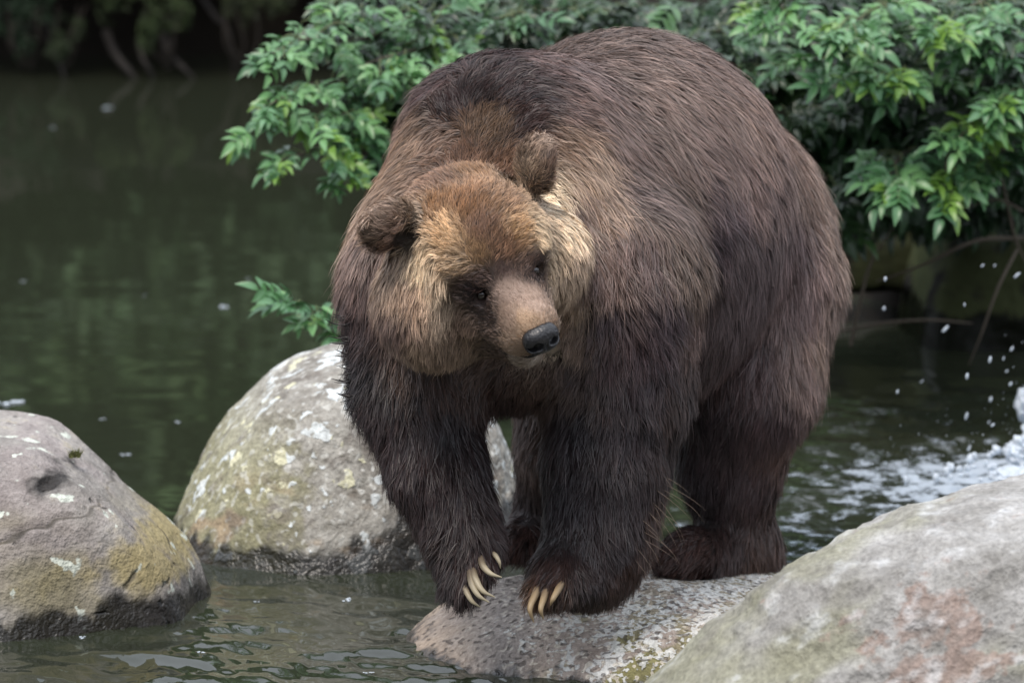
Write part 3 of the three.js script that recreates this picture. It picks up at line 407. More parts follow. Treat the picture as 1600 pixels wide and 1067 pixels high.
  const build = list => {
    let nh = 0; for (const c of list) { c.count = c.back ? 6 : c.len < 0.0145 ? 10 : c.len < 0.03 ? 13 : 14; nh += c.count; }
    const SEG = list.short ? 3 : 4, VP = SEG * 2 + 1, TP = SEG * 2 - 1, pos = new Float32Array(nh * VP * 3), no = new Float32Array(nh * VP * 3), co = new Float32Array(nh * VP * 3), idx = new Uint32Array(nh * TP * 3); let vi = 0, ii = 0;
    for (const c of list) {
      const { q, n, t } = c, bx = n[1] * t[2] - n[2] * t[1], by = n[2] * t[0] - n[0] * t[2], bz = n[0] * t[1] - n[1] * t[0], spread = c.rad * 1.35;
      const curl = (R() - 0.5) * 0.7, tiltB = (R() - 0.5) * 0.6, tiltT = (R() - 0.5) * 0.3, droop = c.len > 0.03 ? 0.28 * c.len : 0;
      for (let h = 0; h < c.count; h++) {
        const an = R() * 6.2832, rr = Math.sqrt(R()) * spread, ox = Math.cos(an) * rr, oy = Math.sin(an) * rr;
        let x = q[0] + t[0] * ox + bx * oy, y = q[1] + t[1] * ox + by * oy, z = q[2] + t[2] * ox + bz * oy;
        { const s = sdf(x, y, z) + 0.002; x -= n[0] * s; y -= n[1] * s; z -= n[2] * s; }
        const stray = R() < 0.1 ? 1 : 0, L = c.len * (0.7 + 0.45 * R()) * (stray ? 1.15 : 1), lift = clamp(c.lift * (0.8 + 0.4 * R()) + stray * 0.12, 0.05, 1.2), cl = Math.min(0.97, c.cl * 0.95 + 0.08) * (1 - stray), jit = (R() - 0.5) * 0.35 + (stray ? (R() - 0.5) * 0.8 : 0);
        const w0 = (c.len < 0.0145 ? 0.0008 : 0.0017) * (0.75 + 0.5 * R()), hv = c.len < 0.0145 ? 0.85 + 0.3 * R() : 0.62 + 0.76 * R(), roll = (R() - 0.5) * 1.3, light = R();
        let prev = null;
        const v0 = vi;
        for (let s = 0; s <= SEG; s++) {
          const f = s / SEG, along = L * f * (1 - 0.12 * f), up = L * Math.sin(lift) * f * (1 - 0.42 * f), side = L * (jit * f + curl * f * f * 0.6), pull = 1 - cl * f * f * (1.6 - 0.6 * f);
          const dx = (x - q[0]) * pull + q[0], dy = (y - q[1]) * pull + q[1], dz = (z - q[2]) * pull + q[2], cu = Math.cos(lift * (1 - 0.5 * f));
          const X = dx + t[0] * along * cu + n[0] * up + bx * side, Y = dy + t[1] * along * cu + n[1] * up + by * side - droop * f * f, Z = dz + t[2] * along * cu + n[2] * up + bz * side;
          // across the strand: surface cross direction, rolled
          const cr = Math.cos(roll), sr = Math.sin(roll), wx = bx * cr + n[0] * sr, wy = by * cr + n[1] * sr, wz = bz * cr + n[2] * sr;
          const ls = oy / spread * 0.75 + tiltB, lt = -0.25 * lift + tiltT - 0.45 * f; let nx = n[0] * cr - bx * sr + t[0] * lt + bx * ls, ny = n[1] * cr - by * sr + t[1] * lt + by * ls, nz = n[2] * cr - bz * sr + t[2] * lt + bz * ls; const nl = Math.hypot(nx, ny, nz); nx /= nl; ny /= nl; nz /= nl;
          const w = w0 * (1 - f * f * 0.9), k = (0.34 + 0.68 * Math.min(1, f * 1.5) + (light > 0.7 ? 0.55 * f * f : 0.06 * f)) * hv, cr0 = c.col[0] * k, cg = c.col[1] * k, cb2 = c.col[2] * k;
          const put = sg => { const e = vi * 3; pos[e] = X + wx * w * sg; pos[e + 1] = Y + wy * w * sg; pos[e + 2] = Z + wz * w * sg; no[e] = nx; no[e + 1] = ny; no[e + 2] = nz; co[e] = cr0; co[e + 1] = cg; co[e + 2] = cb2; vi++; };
          if (s < SEG) { put(0.5); put(-0.5); } else put(0);
        }
        for (let s = 0; s < SEG; s++) { const a = v0 + s * 2; if (s < SEG - 1) { idx[ii++] = a; idx[ii++] = a + 1; idx[ii++] = a + 2; idx[ii++] = a + 1; idx[ii++] = a + 3; idx[ii++] = a + 2; } else { idx[ii++] = a; idx[ii++] = a + 1; idx[ii++] = a + 2; } }
      }
    }
    hairs += nh;
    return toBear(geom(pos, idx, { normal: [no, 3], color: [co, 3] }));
  };
  for (const [name, list] of Object.entries(regions)) { list.short = /ear|muzzle/.test(name); const m = mesh(name.replace(/_[a-d]$/, ''), build(list), furMat, bear); m.userData.kind = 'stuff'; }
  console.log('clumps', Object.values(regions).map(l => l.length).join(' '), 'hairs', hairs, 'missed', missed);
}
{ // long pale guard hairs behind the elbow and wrist, wet spikes under the jaw and on the shoulder
  const R = rng(515), geos = [], pale = [], strand = (px, py, ang, len, z0, bend, w) => { const [p, miss] = surf(px, py); if (miss > 0.01) return null; const d = TOV(ang), e = TOV(ang + bend), tw = V(0, 0, z0); return rod([p, p.clone().addScaledVector(d, len * 0.35).addScaledVector(tw, 0.02), p.clone().addScaledVector(d, len * 0.6).addScaledVector(e, len * 0.1).addScaledVector(tw, 0.03), p.clone().addScaledVector(d, len * 0.7).addScaledVector(e, len * 0.3).addScaledVector(tw, 0.03)], [w, w * 0.9, w * 0.6, w * 0.15], 4, 4); };
  for (let i = 0; i < 20; i++) { const t = R(), g = strand(lerp(1052, 1000, t) - 22 * R(), lerp(735, 870, t), 15 + 40 * R() + 10 * t, 0.05 + 0.09 * R(), 0.6, 20 + 30 * R(), 0.00045); if (g) pale.push(g); }
  for (let i = 0; i < 12; i++) { const g = strand(790 + 70 * R(), 560 + 22 * R(), 95 + 60 * R(), 0.03 + 0.03 * R(), 0.8, 15, 0.0005); if (g) pale.push(g); }
  for (let i = 0; i < 46; i++) { const t = R(), g = strand(lerp(552, 566, t) + 14 * R(), lerp(490, 640, t), 140 + 35 * R(), 0.035 + 0.035 * R(), -0.4, 30 + 25 * R(), 0.0026); if (g) geos.push(g); }
  mesh('guard_hair', toBear(mergeGeometries(pale)), new THREE.MeshStandardMaterial({ color: new THREE.Color().setRGB(0.20, 0.145, 0.105), roughness: 0.45 }), bear).userData.kind = 'stuff';
  mesh('wet_fur', toBear(mergeGeometries(geos)), new THREE.MeshStandardMaterial({ color: new THREE.Color().setRGB(0.016, 0.012, 0.012), roughness: 0.3 }), bear).userData.kind = 'stuff';
}
{ // the dark line of the lips, from under the nose to the corners of the mouth
  const side = sg => [[0.0, -0.043, 0.268], [0.02, -0.05, 0.252], [0.038, -0.056, 0.215], [0.05, -0.064, 0.17], [0.062, -0.072, 0.125]].map(([a, b, c]) => { const p = H(sg * a, b, c); for (let k = 0; k < 3; k++) { const g = grad(p.x, p.y, p.z); p.addScaledVector(V(g[0], g[1], g[2]), -(g[3] - 0.0035)); } return p; });
  for (const sg of [-1, 1]) mesh('lip', toBear(rod(side(sg), [0.0042, 0.005, 0.0048, 0.004, 0.002], 7, 5)), new THREE.MeshPhysicalMaterial({ color: new THREE.Color().setRGB(0.012, 0.009, 0.009), roughness: 0.45 }), bear);
}
// eyes, nose, claws
for (const [i, e] of eyeAt.entries()) {
  const ball = mesh('eye', new THREE.SphereGeometry(0.0115, 20, 14), new THREE.MeshPhysicalMaterial({ color: new THREE.Color().setRGB(0.018, 0.009, 0.006), roughness: 0.08, clearcoat: 1, clearcoatRoughness: 0.03 }), bear, e.clone().addScaledVector(HF, -0.0088).sub(bear.position));
}
{
  const f = (x, y, z) => {   // nose pad in head axes: broad rounded wedge with two comma nostrils
    const q = Math.hypot(x / 0.031, y / 0.0235, z / 0.02), cap = (Math.pow(Math.pow(Math.abs(x / 0.031), 2.6) + Math.pow(Math.abs(y / 0.0235), 2.4) + Math.pow(Math.abs(z / 0.022), 2.2), 1 / 2.4) - 1) * 0.021;
    let d = cap; const ax = Math.abs(x), hole = Math.hypot((ax - 0.0135) * 1.0, (y + 0.003) * 1.15, (z - 0.019) * 0.7) - 0.0078, slit = Math.hypot((ax - 0.022) * 0.8, (y + 0.006) * 2, (z - 0.012) * 0.7) - 0.008, cleft = Math.hypot(ax * 1.6, Math.max(0, y + 0.004) * 1.5, (z - 0.022)) - 0.003;
    for (const c of [hole, slit, cleft]) { const k = 0.004, h = k - Math.abs(d + c); d = Math.max(d, -c) + (h > 0 ? h * h * 0.25 / k : 0); }
    return d + 0.0007 * noise(x * 330, y * 330, z * 330);
  };
  const net = surfaceNet(f, [-0.036, -0.028, -0.026], [0.036, 0.028, 0.03], 0.0014);
  const m = new THREE.Matrix4().makeBasis(HR, HU.clone().multiplyScalar(0.97).addScaledVector(HF, -0.2).normalize(), HF.clone().addScaledVector(HU, 0.2).normalize()).scale(new THREE.Vector3(1.22, 1.28, 1.2)).setPosition(H(0, 0.016, 0.282));
  mesh('nose', toBear(geom(net.pos, net.idx).applyMatrix4(m)), new THREE.MeshPhysicalMaterial({ color: new THREE.Color().setRGB(0.011, 0.0105, 0.0115), roughness: 0.4, clearcoat: 0.15, clearcoatRoughness: 0.3, side: THREE.DoubleSide }), bear);
}
{
  const horny = new THREE.MeshStandardMaterial({ vertexColors: true, roughness: 0.5 }), ivory = [[0.10, 0.075, 0.05], [0.38, 0.325, 0.22]], horn = [[0.09, 0.06, 0.04], [0.36, 0.26, 0.145]];
  const claw = (tones, r, ...pts) => { const g = rod(pts.map(p => P(...p)), [r, r * 0.92, r * 0.64, r * 0.14], 11, 7), p = g.attributes.position, n = p.count / 11, col = []; for (let i = 0; i < p.count; i++) { const t = Math.floor(i / 11) / (n - 1), j = i % 11, st = 0.5 + 0.5 * noise(j * 1.7 + pts[0][0], t * 2.5, 3), k = smooth(0.05, 0.55, t + 0.25 * (st - 0.5)) * (0.72 + 0.28 * st); col.push(...mix3(tones[0], tones[1], k)); } g.setAttribute('color', new THREE.BufferAttribute(new Float32Array(col), 3)); mesh('claw', toBear(g), horny, bear); };
  claw(ivory, 0.0078, [750, 868, 0.105], [756, 886, 0.142], [768, 897, 0.158], [784, 902, 0.155]);
  claw(ivory, 0.0082, [738, 884, 0.11], [744, 907, 0.155], [755, 924, 0.17], [773, 933, 0.165]);
  claw(ivory, 0.0078, [734, 890, 0.12], [738, 914, 0.158], [748, 931, 0.172], [764, 941, 0.168]);
  claw(ivory, 0.007, [722, 905, 0.11], [729, 925, 0.145], [738, 940, 0.155], [751, 949, 0.15]);
  claw(ivory, 0.006, [764, 862, 0.09], [774, 868, 0.11], [780, 878, 0.118], [782, 888, 0.115]);
  claw(horn, 0.0088, [846, 905, 0.05], [836, 930, 0.108], [828, 952, 0.135], [834, 972, 0.128]);
  claw(horn, 0.0085, [858, 908, 0.06], [850, 934, 0.115], [845, 952, 0.138], [849, 967, 0.13]);
  claw(horn, 0.0085, [884, 900, 0.055], [873, 920, 0.102], [864, 936, 0.128], [860, 946, 0.12]);
}
// ---------------------------------------------------------------- leaves
// one compound leaf: a stalk along +x with pairs of drooping, folded leaflets and one at the tip
function leafGeometry(seed, pairs, L) {
  const R = rng(seed), pos = [], idx = [];
  const leaflet = (ox, oy, oz, dir, len, wid, droop) => {
    const n = 5, s0 = pos.length / 3, c = Math.cos(dir), s = Math.sin(dir), cup = 0.25 + 0.3 * R(), tw = (R() - 0.5) * 0.5;
    for (let i = 0; i <= n; i++) {
      const t = i / n, w = wid * Math.pow(Math.sin(Math.PI * Math.min(1, 0.06 + 0.94 * Math.pow(t, 0.8))), 0.85), x = len * t, y = -droop * len * t * t;
      for (const k of [-1, 0, 1]) { const lx = x, lz = k * w, ly = y + Math.abs(k) * w * cup + k * w * tw; pos.push(ox + lx * c - lz * s, oy + ly, oz + lx * s + lz * c); }
      if (i) for (let k = 0; k < 2; k++) { const a = s0 + (i - 1) * 3 + k; idx.push(a, a + 1, a + 3, a + 1, a + 4, a + 3); }
    }
  };
  const sag = x => -0.35 * x * x / L;
  for (let p = 0; p < pairs; p++) { const x = L * (0.42 + 0.4 * p / Math.max(1, pairs - 1)) * (pairs === 1 ? 1.2 : 1); for (const sd of [-1, 1]) leaflet(x, sag(x), 0, sd * (0.75 + 0.35 * R()), 0.058 + 0.018 * R(), 0.0122 + 0.003 * R(), 0.1 + 0.4 * R()); }
  leaflet(L, sag(L), 0, (R() - 0.5) * 0.3, 0.066 + 0.016 * R(), 0.014 + 0.003 * R(), 0.15 + 0.4 * R());
  const g = geom(pos, idx), st = rod([V(0, 0, 0), V(L * 0.5, sag(L * 0.5), 0), V(L, sag(L), 0)], [0.0016, 0.0011, 0.0008], 4, 2);
  g.deleteAttribute('uv'); return mergeGeometries([g, st]);
}
const LEAF = [leafGeometry(1, 2, 0.085), leafGeometry(2, 2, 0.095), leafGeometry(3, 3, 0.115), leafGeometry(4, 2, 0.075), leafGeometry(5, 3, 0.10), leafGeometry(6, 1, 0.05)];
const leafMat = (r, g, b) => new THREE.MeshPhysicalMaterial({ color: new THREE.Color().setRGB(r, g, b), roughness: 0.36, transmission: 0.3, thickness: 0, side: THREE.DoubleSide });
const LEAFM = [leafMat(0.125, 0.285, 0.105), leafMat(0.10, 0.245, 0.095), leafMat(0.165, 0.35, 0.125), leafMat(0.072, 0.185, 0.075), leafMat(0.17, 0.32, 0.05), leafMat(0.145, 0.31, 0.145)];
const DARKM = leafMat(0.035, 0.095, 0.042); 
const barkM = new THREE.MeshStandardMaterial({ color: new THREE.Color().setRGB(0.075, 0.06, 0.042), roughness: 0.9 });
const greenBark = new THREE.MeshStandardMaterial({ color: new THREE.Color().setRGB(0.12, 0.145, 0.06), roughness: 0.7 });
function leafMatrix(at, dir, R, s) {   // stalk along dir, upper face mostly up and a little to the light
  const x = dir.clone().normalize(), up = V((R() - 0.5) * 1.3, 0.9, 0.45 + (R() - 0.5) * 1.2), y = up.addScaledVector(x, -up.dot(x)).normalize(), z = x.clone().cross(y);
  return new THREE.Matrix4().makeBasis(x, y, z).scale(V(s, s, s)).setPosition(at);
}
// a bush: limbs given by hand, side twigs and leaves grown along them
function bush(name, label, o) {
  const R = rng(o.seed), root = base(name, o.root), off = root.position.clone().negate(), leaves = [], twigs = [], SZ = o.size ?? 1;
  for (const l of o.limbs) {
    const pts = l.pts.map(q => q instanceof THREE.Vector3 ? q : P(...q)), curve = new THREE.CatmullRomCurve3(pts, false, 'centripetal'), len = curve.getLength();
    mesh('branch', rod(pts.map(p => p.clone().add(off)), l.r ?? [0.012, 0.007, 0.0025], 6, 5), barkM, root);
    const step = l.step ?? o.step ?? 0.05, n = Math.floor(len / step);
    for (let i = 0; i <= n; i++) {
      const t = i / n; if (t < (l.from ?? 0.15)) continue; const p = curve.getPointAt(t), d = curve.getTangentAt(t);
      const side = V(R() - 0.5, 0.15 * (R() - 0.3), R() - 0.5 + (o.toward ?? 0.25)).normalize().multiplyScalar(1.1).add(d.clone().multiplyScalar(0.7)).normalize();
      if (i === n) { for (let k = 0; k < 4; k++) leaves.push([p, d.clone().add(V((R() - 0.5) * 1.6, (R() - 0.6) * 0.9, (R() - 0.5) * 1.4)), (0.7 + 0.45 * R()) * SZ]); continue; }
      const tl = (l.spread ?? 0.16) * (0.35 + 0.9 * R()) * (1 - 0.35 * t);
      const mid = p.clone().addScaledVector(side, tl * 0.55).add(V(0, 0.012, 0)), end = p.clone().addScaledVector(side, tl).add(V(0, -0.12 * tl, 0));
      twigs.push(rod([p, mid, end].map(q => q.clone().add(off)), [0.0028, 0.002, 0.0012], 4, 2));
      for (let k = 0; k < 4; k++) { const u = 0.35 + 0.65 * k / 3, q = p.clone().lerp(end, u); q.y += 0.012 * Math.sin(u * 3); const a = k === 3 ? 0 : (k % 2 ? 1 : -1); const dir = side.clone().add(V(-side.z, 0, side.x).multiplyScalar(a * 1.3)).add(V(0, -0.3 + (R() - 0.5) * 1.0, 0)); leaves.push([q, dir, (0.6 + 0.6 * R()) * SZ]); }
    }
  }
  mesh('twig', mergeGeometries(twigs), greenBark, root).userData.kind = 'stuff';
  const inView = p => { const d = p.clone().sub(EYE), w = -d.z * CP - d.y * SP, u = d.x / w / TAN * 533.5 + 800, v = 533.5 - (d.y * CP - d.z * SP) / w / TAN * 533.5; return u > -40 && u < 1640 && v > -40 && v < 1100 && !(u > 640 && u < 1290 && v > 130) ; };
  for (const l of leaves) l.near = (inView(l[0]) ? 1 : 0) * 100 + l[0].z + R() * 0.3;
  leaves.sort((a, b) => b.near - a.near);
  const fill = [];
  leaves.forEach(([at, dir, s], i) => {
    const m = leafMatrix(at.clone().add(off), dir, R, s), gi = Math.floor(R() * LEAF.length), mi = R() < 0.1 ? 4 : Math.floor(R() * 4) + (R() < 0.2 ? 2 : 0);
    if (i < 300) { const k = mesh('leaf', LEAF[gi], LEAFM[mi], root); k.applyMatrix4(m); } else fill.push(m);
  });
  // deeper foliage that reads as one mass
  for (let i = 0; i < (o.deep ?? 0); i++) { const b = o.blobs[Math.floor(R() * o.blobs.length)], p = P(b[0] + (R() + R() - 1) * b[3], b[1] + (R() + R() - 1) * b[4], b[2] + (R() - 0.5) * b[5]); fill.push(leafMatrix(p.add(off), V(R() - 0.5, -0.35 + (R() - 0.5) * 0.6, R() - 0.3), R, (0.75 + 0.6 * R()) * SZ)); }
  const im = new THREE.InstancedMesh(LEAF[2], leafMat(0.10, 0.24, 0.09), fill.length); im.name = 'foliage'; const tint = new THREE.Color();
  fill.forEach((m, i) => { im.setMatrixAt(i, m); const t = 0.14 + 0.9 * R() * R(); im.setColorAt(i, tint.setRGB(t * (0.9 + 0.3 * R()), t, t * (0.85 + 0.3 * R()))); }); im.userData.kind = 'stuff'; im.castShadow = im.receiveShadow = true; root.add(im);
  console.log(name, 'leaves', leaves.length, 'deep', fill.length);
  return tag(root, label, 'bush');
}
bush('leafy_bush', 'bright green pinnate leaved bush hanging over the dark water left of and behind the bear', {
  seed: 5, root: V(0.6, 0.15, -5.6), toward: 0.3, deep: 900, step: 0.046, size: 0.62,
  blobs: [[780, 40, -3.6, 170, 70, 1.0], [660, 100, -3.4, 110, 80, 0.9], [600, 190, -3.2, 70, 60, 0.6], [900, 30, -3.8, 200, 50, 1], [1050, 40, -3.9, 150, 60, 1]],
  limbs: [
    { pts: [V(0.6, 0.15, -5.6), [880, 200, -4.8], [780, 60, -4.2], [640, 40, -3.3], [530, 70, -2.9], [470, 62, -2.7], [425, 84, -2.6]], r: [0.025, 0.018, 0.014, 0.01, 0.007, 0.004, 0.0018], from: 0.5 },
    { pts: [[780, 120, -4.3], [640, 140, -3.2], [520, 130, -2.8], [455, 142, -2.6], [420, 165, -2.5]], from: 0.2 },
    { pts: [[455, 142, -2.6], [420, 175, -2.55], [396, 200, -2.5]], spread: 0.06, from: 0.3, r: [0.003, 0.002, 0.001] },
    { pts: [[780, 170, -4.2], [650, 180, -3.2], [560, 205, -2.8], [490, 235, -2.6], [438, 250, -2.5]], from: 0.2, spread: 0.12 },
    { pts: [[760, 200, -4.0], [640, 220, -3.0], [560, 245, -2.7], [525, 278, -2.6]], from: 0.2, spread: 0.12 },
    { pts: [[800, 90, -4.2], [700, 110, -3.2], [600, 150, -2.9], [520, 185, -2.7], [470, 190, -2.6]], from: 0.15 },
    { pts: [[860, 20, -4.5], [720, 20, -3.4], [600, 20, -3.0], [520, 35, -2.9]], from: 0.1, spread: 0.2 },
    { pts: [[860, -40, -4.5], [740, -20, -3.6], [620, -25, -3.2], [540, 0, -3.0]], from: 0.1, spread: 0.2 },
    { pts: [[900, 110, -4.5], [780, 70, -3.4], [700, 70, -3.0], [620, 85, -2.8], [570, 100, -2.75]], from: 0.1, spread: 0.2 },
    { pts: [[720, 150, -3.3], [650, 140, -2.9], [600, 120, -2.7]], from: 0, spread: 0.16 },
    { pts: [[760, 110, -3.6], [690, 60, -3.0], [660, 30, -2.8]], from: 0, spread: 0.2 },
    { pts: [[1000, 60, -4.4], [900, 20, -3.6], [820, 20, -3.2], [770, 30, -3.0]], from: 0.1, spread: 0.22 },
    { pts: [[1050, 20, -4.2], [1000, 15, -3.7], [950, 20, -3.4]], from: 0, spread: 0.22 },
  ] });
bush('leafy_bush', 'dense green leafy bush above the dark hollow at the right, behind the bear\'s rump', {
  seed: 9, root: V(1.5, 0.35, -5.4), toward: 0.35, deep: 2000, size: 0.73, step: 0.042,
  blobs: [[1180, 60, -3.7, 160, 90, 1], [1330, 100, -3.7, 180, 110, 1], [1280, 230, -3.5, 70, 80, 0.6], [1500, 120, -3.6, 170, 120, 1], [1400, 190, -3.4, 140, 80, 0.7], [1290, 300, -3.4, 30, 50, 0.4], [1450, 290, -4.4, 150, 40, 0.6], [1580, 260, -4.2, 80, 60, 0.8]],
  limbs: [
    { pts: [V(1.5, 0.35, -5.4), [1430, 330, -4.9], [1380, 180, -4.4], [1250, 80, -3.6], [1130, 50, -3.2], [1080, 60, -3.1]], r: [0.028, 0.02, 0.015, 0.01, 0.006, 0.003], from: 0.45, spread: 0.22 },
    { pts: [[1400, 240, -4.4], [1300, 200, -3.5], [1230, 180, -3.1], [1190, 160, -3.0]], from: 0.2, spread: 0.2 },
    { pts: [[1400, 260, -4.3], [1330, 260, -3.4], [1290, 280, -3.0], [1280, 320, -2.9]], from: 0.2, spread: 0.15 },
    { pts: [[1420, 180, -4.3], [1380, 150, -3.3], [1320, 110, -2.8], [1270, 90, -2.6]], from: 0.2, spread: 0.2 },
    { pts: [[1450, 200, -4.2], [1430, 230, -3.2], [1400, 255, -2.7], [1385, 285, -2.6]], from: 0.2, spread: 0.13 },
    { pts: [[1500, 200, -4.2], [1490, 220, -3.2], [1480, 260, -2.7], [1484, 295, -2.6]], from: 0.2, spread: 0.13 },
    { pts: [[1500, 160, -4.2], [1470, 130, -3.2], [1420, 110, -2.7], [1370, 120, -2.55]], from: 0.2, spread: 0.2 },
    { pts: [[1560, 120, -4.2], [1540, 150, -3.2], [1520, 190, -2.8], [1500, 215, -2.6]], from: 0.2, spread: 0.16 },
    { pts: [[1600, 100, -4.2], [1580, 80, -3.2], [1520, 50, -2.7], [1460, 40, -2.55]], from: 0.2, spread: 0.2 },
    { pts: [[1680, 140, -4.2], [1640, 130, -3.2], [1600, 140, -2.7], [1570, 160, -2.6]], from: 0.2, spread: 0.14 },
    { pts: [[1690, 60, -4.0], [1640, 60, -3.2], [1590, 70, -2.8], [1560, 90, -2.7]], from: 0.2, spread: 0.18 },
    { pts: [[1500, 20, -4.0], [1420, 10, -3.2], [1360, 20, -2.7], [1320, 45, -2.5]], from: 0.2, spread: 0.2 },
    { pts: [[1400, -30, -4.0], [1300, -20, -3.2], [1230, 0, -2.7], [1200, 20, -2.6]], from: 0.2, spread: 0.18 },
    { pts: [[1650, -20, -4.0], [1580, -10, -3.2], [1520, 10, -2.8], [1490, 30, -2.7]], from: 0.1, spread: 0.2 },
    { pts: [[1620, 240, -4.0], [1590, 230, -3.2], [1560, 240, -2.8], [1545, 262, -2.7]], from: 0.3, spread: 0.1 },
    { pts: [[1300, 60, -4.0], [1220, 90, -3.4], [1170, 110, -3.1], [1150, 120, -3.0]], from: 0.1, spread: 0.22 },
  ] });
bush('leafy_sprig', 'small low leafy sprig over the water, above the pale boulder left of the bear', {
  seed: 14, root: P(640, 540, -2.4), toward: 0.1, deep: 0, size: 0.68, blobs: [[520, 500, -2.2, 30, 20, 0.2]],
  limbs: [
    { pts: [[640, 540, -2.4], [565, 510, -2.2], [515, 498, -2.15], [480, 480, -2.1], [458, 468, -2.08]], from: 0.25, spread: 0.05, step: 0.036, r: [0.006, 0.004, 0.003, 0.002, 0.0012] },
    { pts: [[560, 505, -2.2], [540, 500, -2.15], [530, 522, -2.1]], from: 0.2, spread: 0.05, step: 0.04, r: [0.003, 0.002, 0.001] },
  ] });
// ---------------------------------------------------------------- far bank, wood behind it, right bank
const CLUMP = (() => { const R = rng(31), pos = [], idx = []; for (let i = 0; i < 16; i++) { const c = V(R() - 0.5, R() - 0.5, R() - 0.5).multiplyScalar(0.9), a = V(R() - 0.5, R() - 0.7, R() - 0.5).normalize(), b = V(R() - 0.5, R() - 0.5, R() - 0.5).cross(a).normalize(), s = 0.16 + 0.12 * R(), k = pos.length / 3; for (const [u, v] of [[-1, 0], [0, 0.42], [1, 0], [0, -0.42]]) { const p = c.clone().addScaledVector(a, u * s).addScaledVector(b, v * s); pos.push(p.x, p.y, p.z); } idx.push(k, k + 1, k + 2, k, k + 2, k + 3); } return geom(pos, idx); })();
const woodLeaf = new THREE.MeshStandardMaterial({ color: new THREE.Color().setRGB(0.06, 0.1, 0.04), roughness: 0.75, side: THREE.DoubleSide });
function crown(parent, blobs, n, seed, size, name = 'crown', col = [1, 1, 1]) {
  const R = rng(seed), im = new THREE.InstancedMesh(CLUMP, woodLeaf, n), m = new THREE.Matrix4(), q = new THREE.Quaternion(), c = new THREE.Color(), o = parent.position;
  for (let i = 0; i < n; i++) { const b = blobs[Math.floor(R() * blobs.length)]; const d = V(R() - 0.5, R() - 0.5, R() - 0.5).normalize().multiplyScalar(Math.cbrt(0.15 + 0.85 * R())), p = V(b[0] + d.x * b[3], b[1] + d.y * b[4], b[2] + d.z * b[5]).sub(o); q.setFromEuler(new THREE.Euler(R() * 6, R() * 6, R() * 6)); const s = size * (0.6 + 0.8 * R()); m.compose(p, q, V(s, s, s)); im.setMatrixAt(i, m); const t = 0.5 + 0.9 * R(); im.setColorAt(i, c.setRGB(t * col[0], t * col[1], t * col[2])); }
  im.name = name; im.userData.kind = 'stuff'; im.castShadow = im.receiveShadow = true; parent.add(im); return im;
}
const trunkM = new THREE.MeshStandardMaterial({ color: new THREE.Color().setRGB(0.045, 0.036, 0.028), roughness: 0.95 });
// a low canopy leans out over the far waterline, above the top of the picture, and keeps the bank dark
{ const g = base('overhanging_canopy', V(-1.5, 0.3, -16.5)), blobs = []; const R = rng(44);
  for (let i = 0; i < 40; i++) blobs.push([-9 + 14 * (i + R()) / 40, 0.95 + 1.5 * R(), -14.6 - 2.6 * R() + 0.3 * R(), 0.9, 0.34, 0.8]);
  for (let i = 0; i < 6; i++) { const x = -6 + 2.2 * i + R() - 1.5; mesh('limb', rod([V(x, -0.2, -1.0), V(x + 0.2, 0.9, -0.4), V(x + 0.1, 1.5, 0.9)], [0.09, 0.07, 0.03], 7, 4), trunkM, g); }
  crown(g, blobs, 5200, 45, 0.3, 'foliage', [0.8, 0.9, 0.8]); tag(g, 'dark leafy canopy leaning over the far waterline', 'tree canopy', null, 'stuff'); }
{ const R = rng(46), g = base('far_wood', V(-2, 1, -23)), blobs = []; for (let i = 0; i < 110; i++) blobs.push([-16 + 28 * R(), 0.6 + 7.5 * R(), -22 - 3 * R(), 1.5, 1.2, 1.0]);
  crown(g, blobs, 12000, 47, 0.55, 'foliage', [1.7, 1.75, 1.6]); tag(g, 'mass of dark green wood behind the far bank', 'wood', null, 'stuff'); }
// shrubs that hang over the far waterline
const SH = (px, py, z, a, b, c) => { const p = P(px, py, z); return [p.x, p.y, p.z, a, b, c]; };
[[[SH(35, 40, -14.3, 0.07, 0.2, 0.1), SH(10, 20, -14.5, 0.1, 0.2, 0.15), SH(70, 10, -14.4, 0.06, 0.15, 0.1), SH(40, -30, -14.5, 0.3, 0.1, 0.2)], 150, [0.22, 0.34, 0.3], 'dark bluish green shrub on the far bank, at the top left corner'],
 [[SH(255, 20, -14.2, 0.09, 0.14, 0.1), SH(228, 50, -14.1, 0.045, 0.1, 0.06), SH(170, 5, -14.3, 0.06, 0.12, 0.1), SH(200, 0, -14.3, 0.2, 0.06, 0.1), SH(285, 20, -14.2, 0.04, 0.1, 0.06)], 120, [0.5, 0.5, 0.28], 'yellowish green shrub hanging over the dark far bank, right of the bluish shrub'],
 [[SH(375, 10, -14.3, 0.12, 0.1, 0.1), SH(420, 0, -14.3, 0.12, 0.08, 0.1)], 60, [0.5, 0.42, 0.3], 'olive brown shrub at the top of the far bank, left of the bright leaves'],
 [[SH(110, 40, -14.4, 0.1, 0.1, 0.1), SH(90, 80, -14.2, 0.05, 0.06, 0.06)], 40, [0.4, 0.4, 0.3], 'sparse dull shrub between two shrubs on the far bank']].forEach(([blobs, n, col, label], i) => {
  const b = blobs[0], s = base('bank_shrub', V(b[0], 0.05, b[2])); const R = rng(60 + i);
  for (let k = 0; k < 4; k++) mesh('stem', rod([V((R() - 0.5) * 0.1, 0, -0.1), V((R() - 0.5) * 0.2, 0.15, 0), V((R() - 0.5) * 0.3, 0.36, 0.05)], [0.012, 0.008, 0.004], 5, 3), trunkM, s);
  crown(s, blobs, n, 61 + i, 0.06, 'foliage', col); tag(s, label, 'shrub'); });
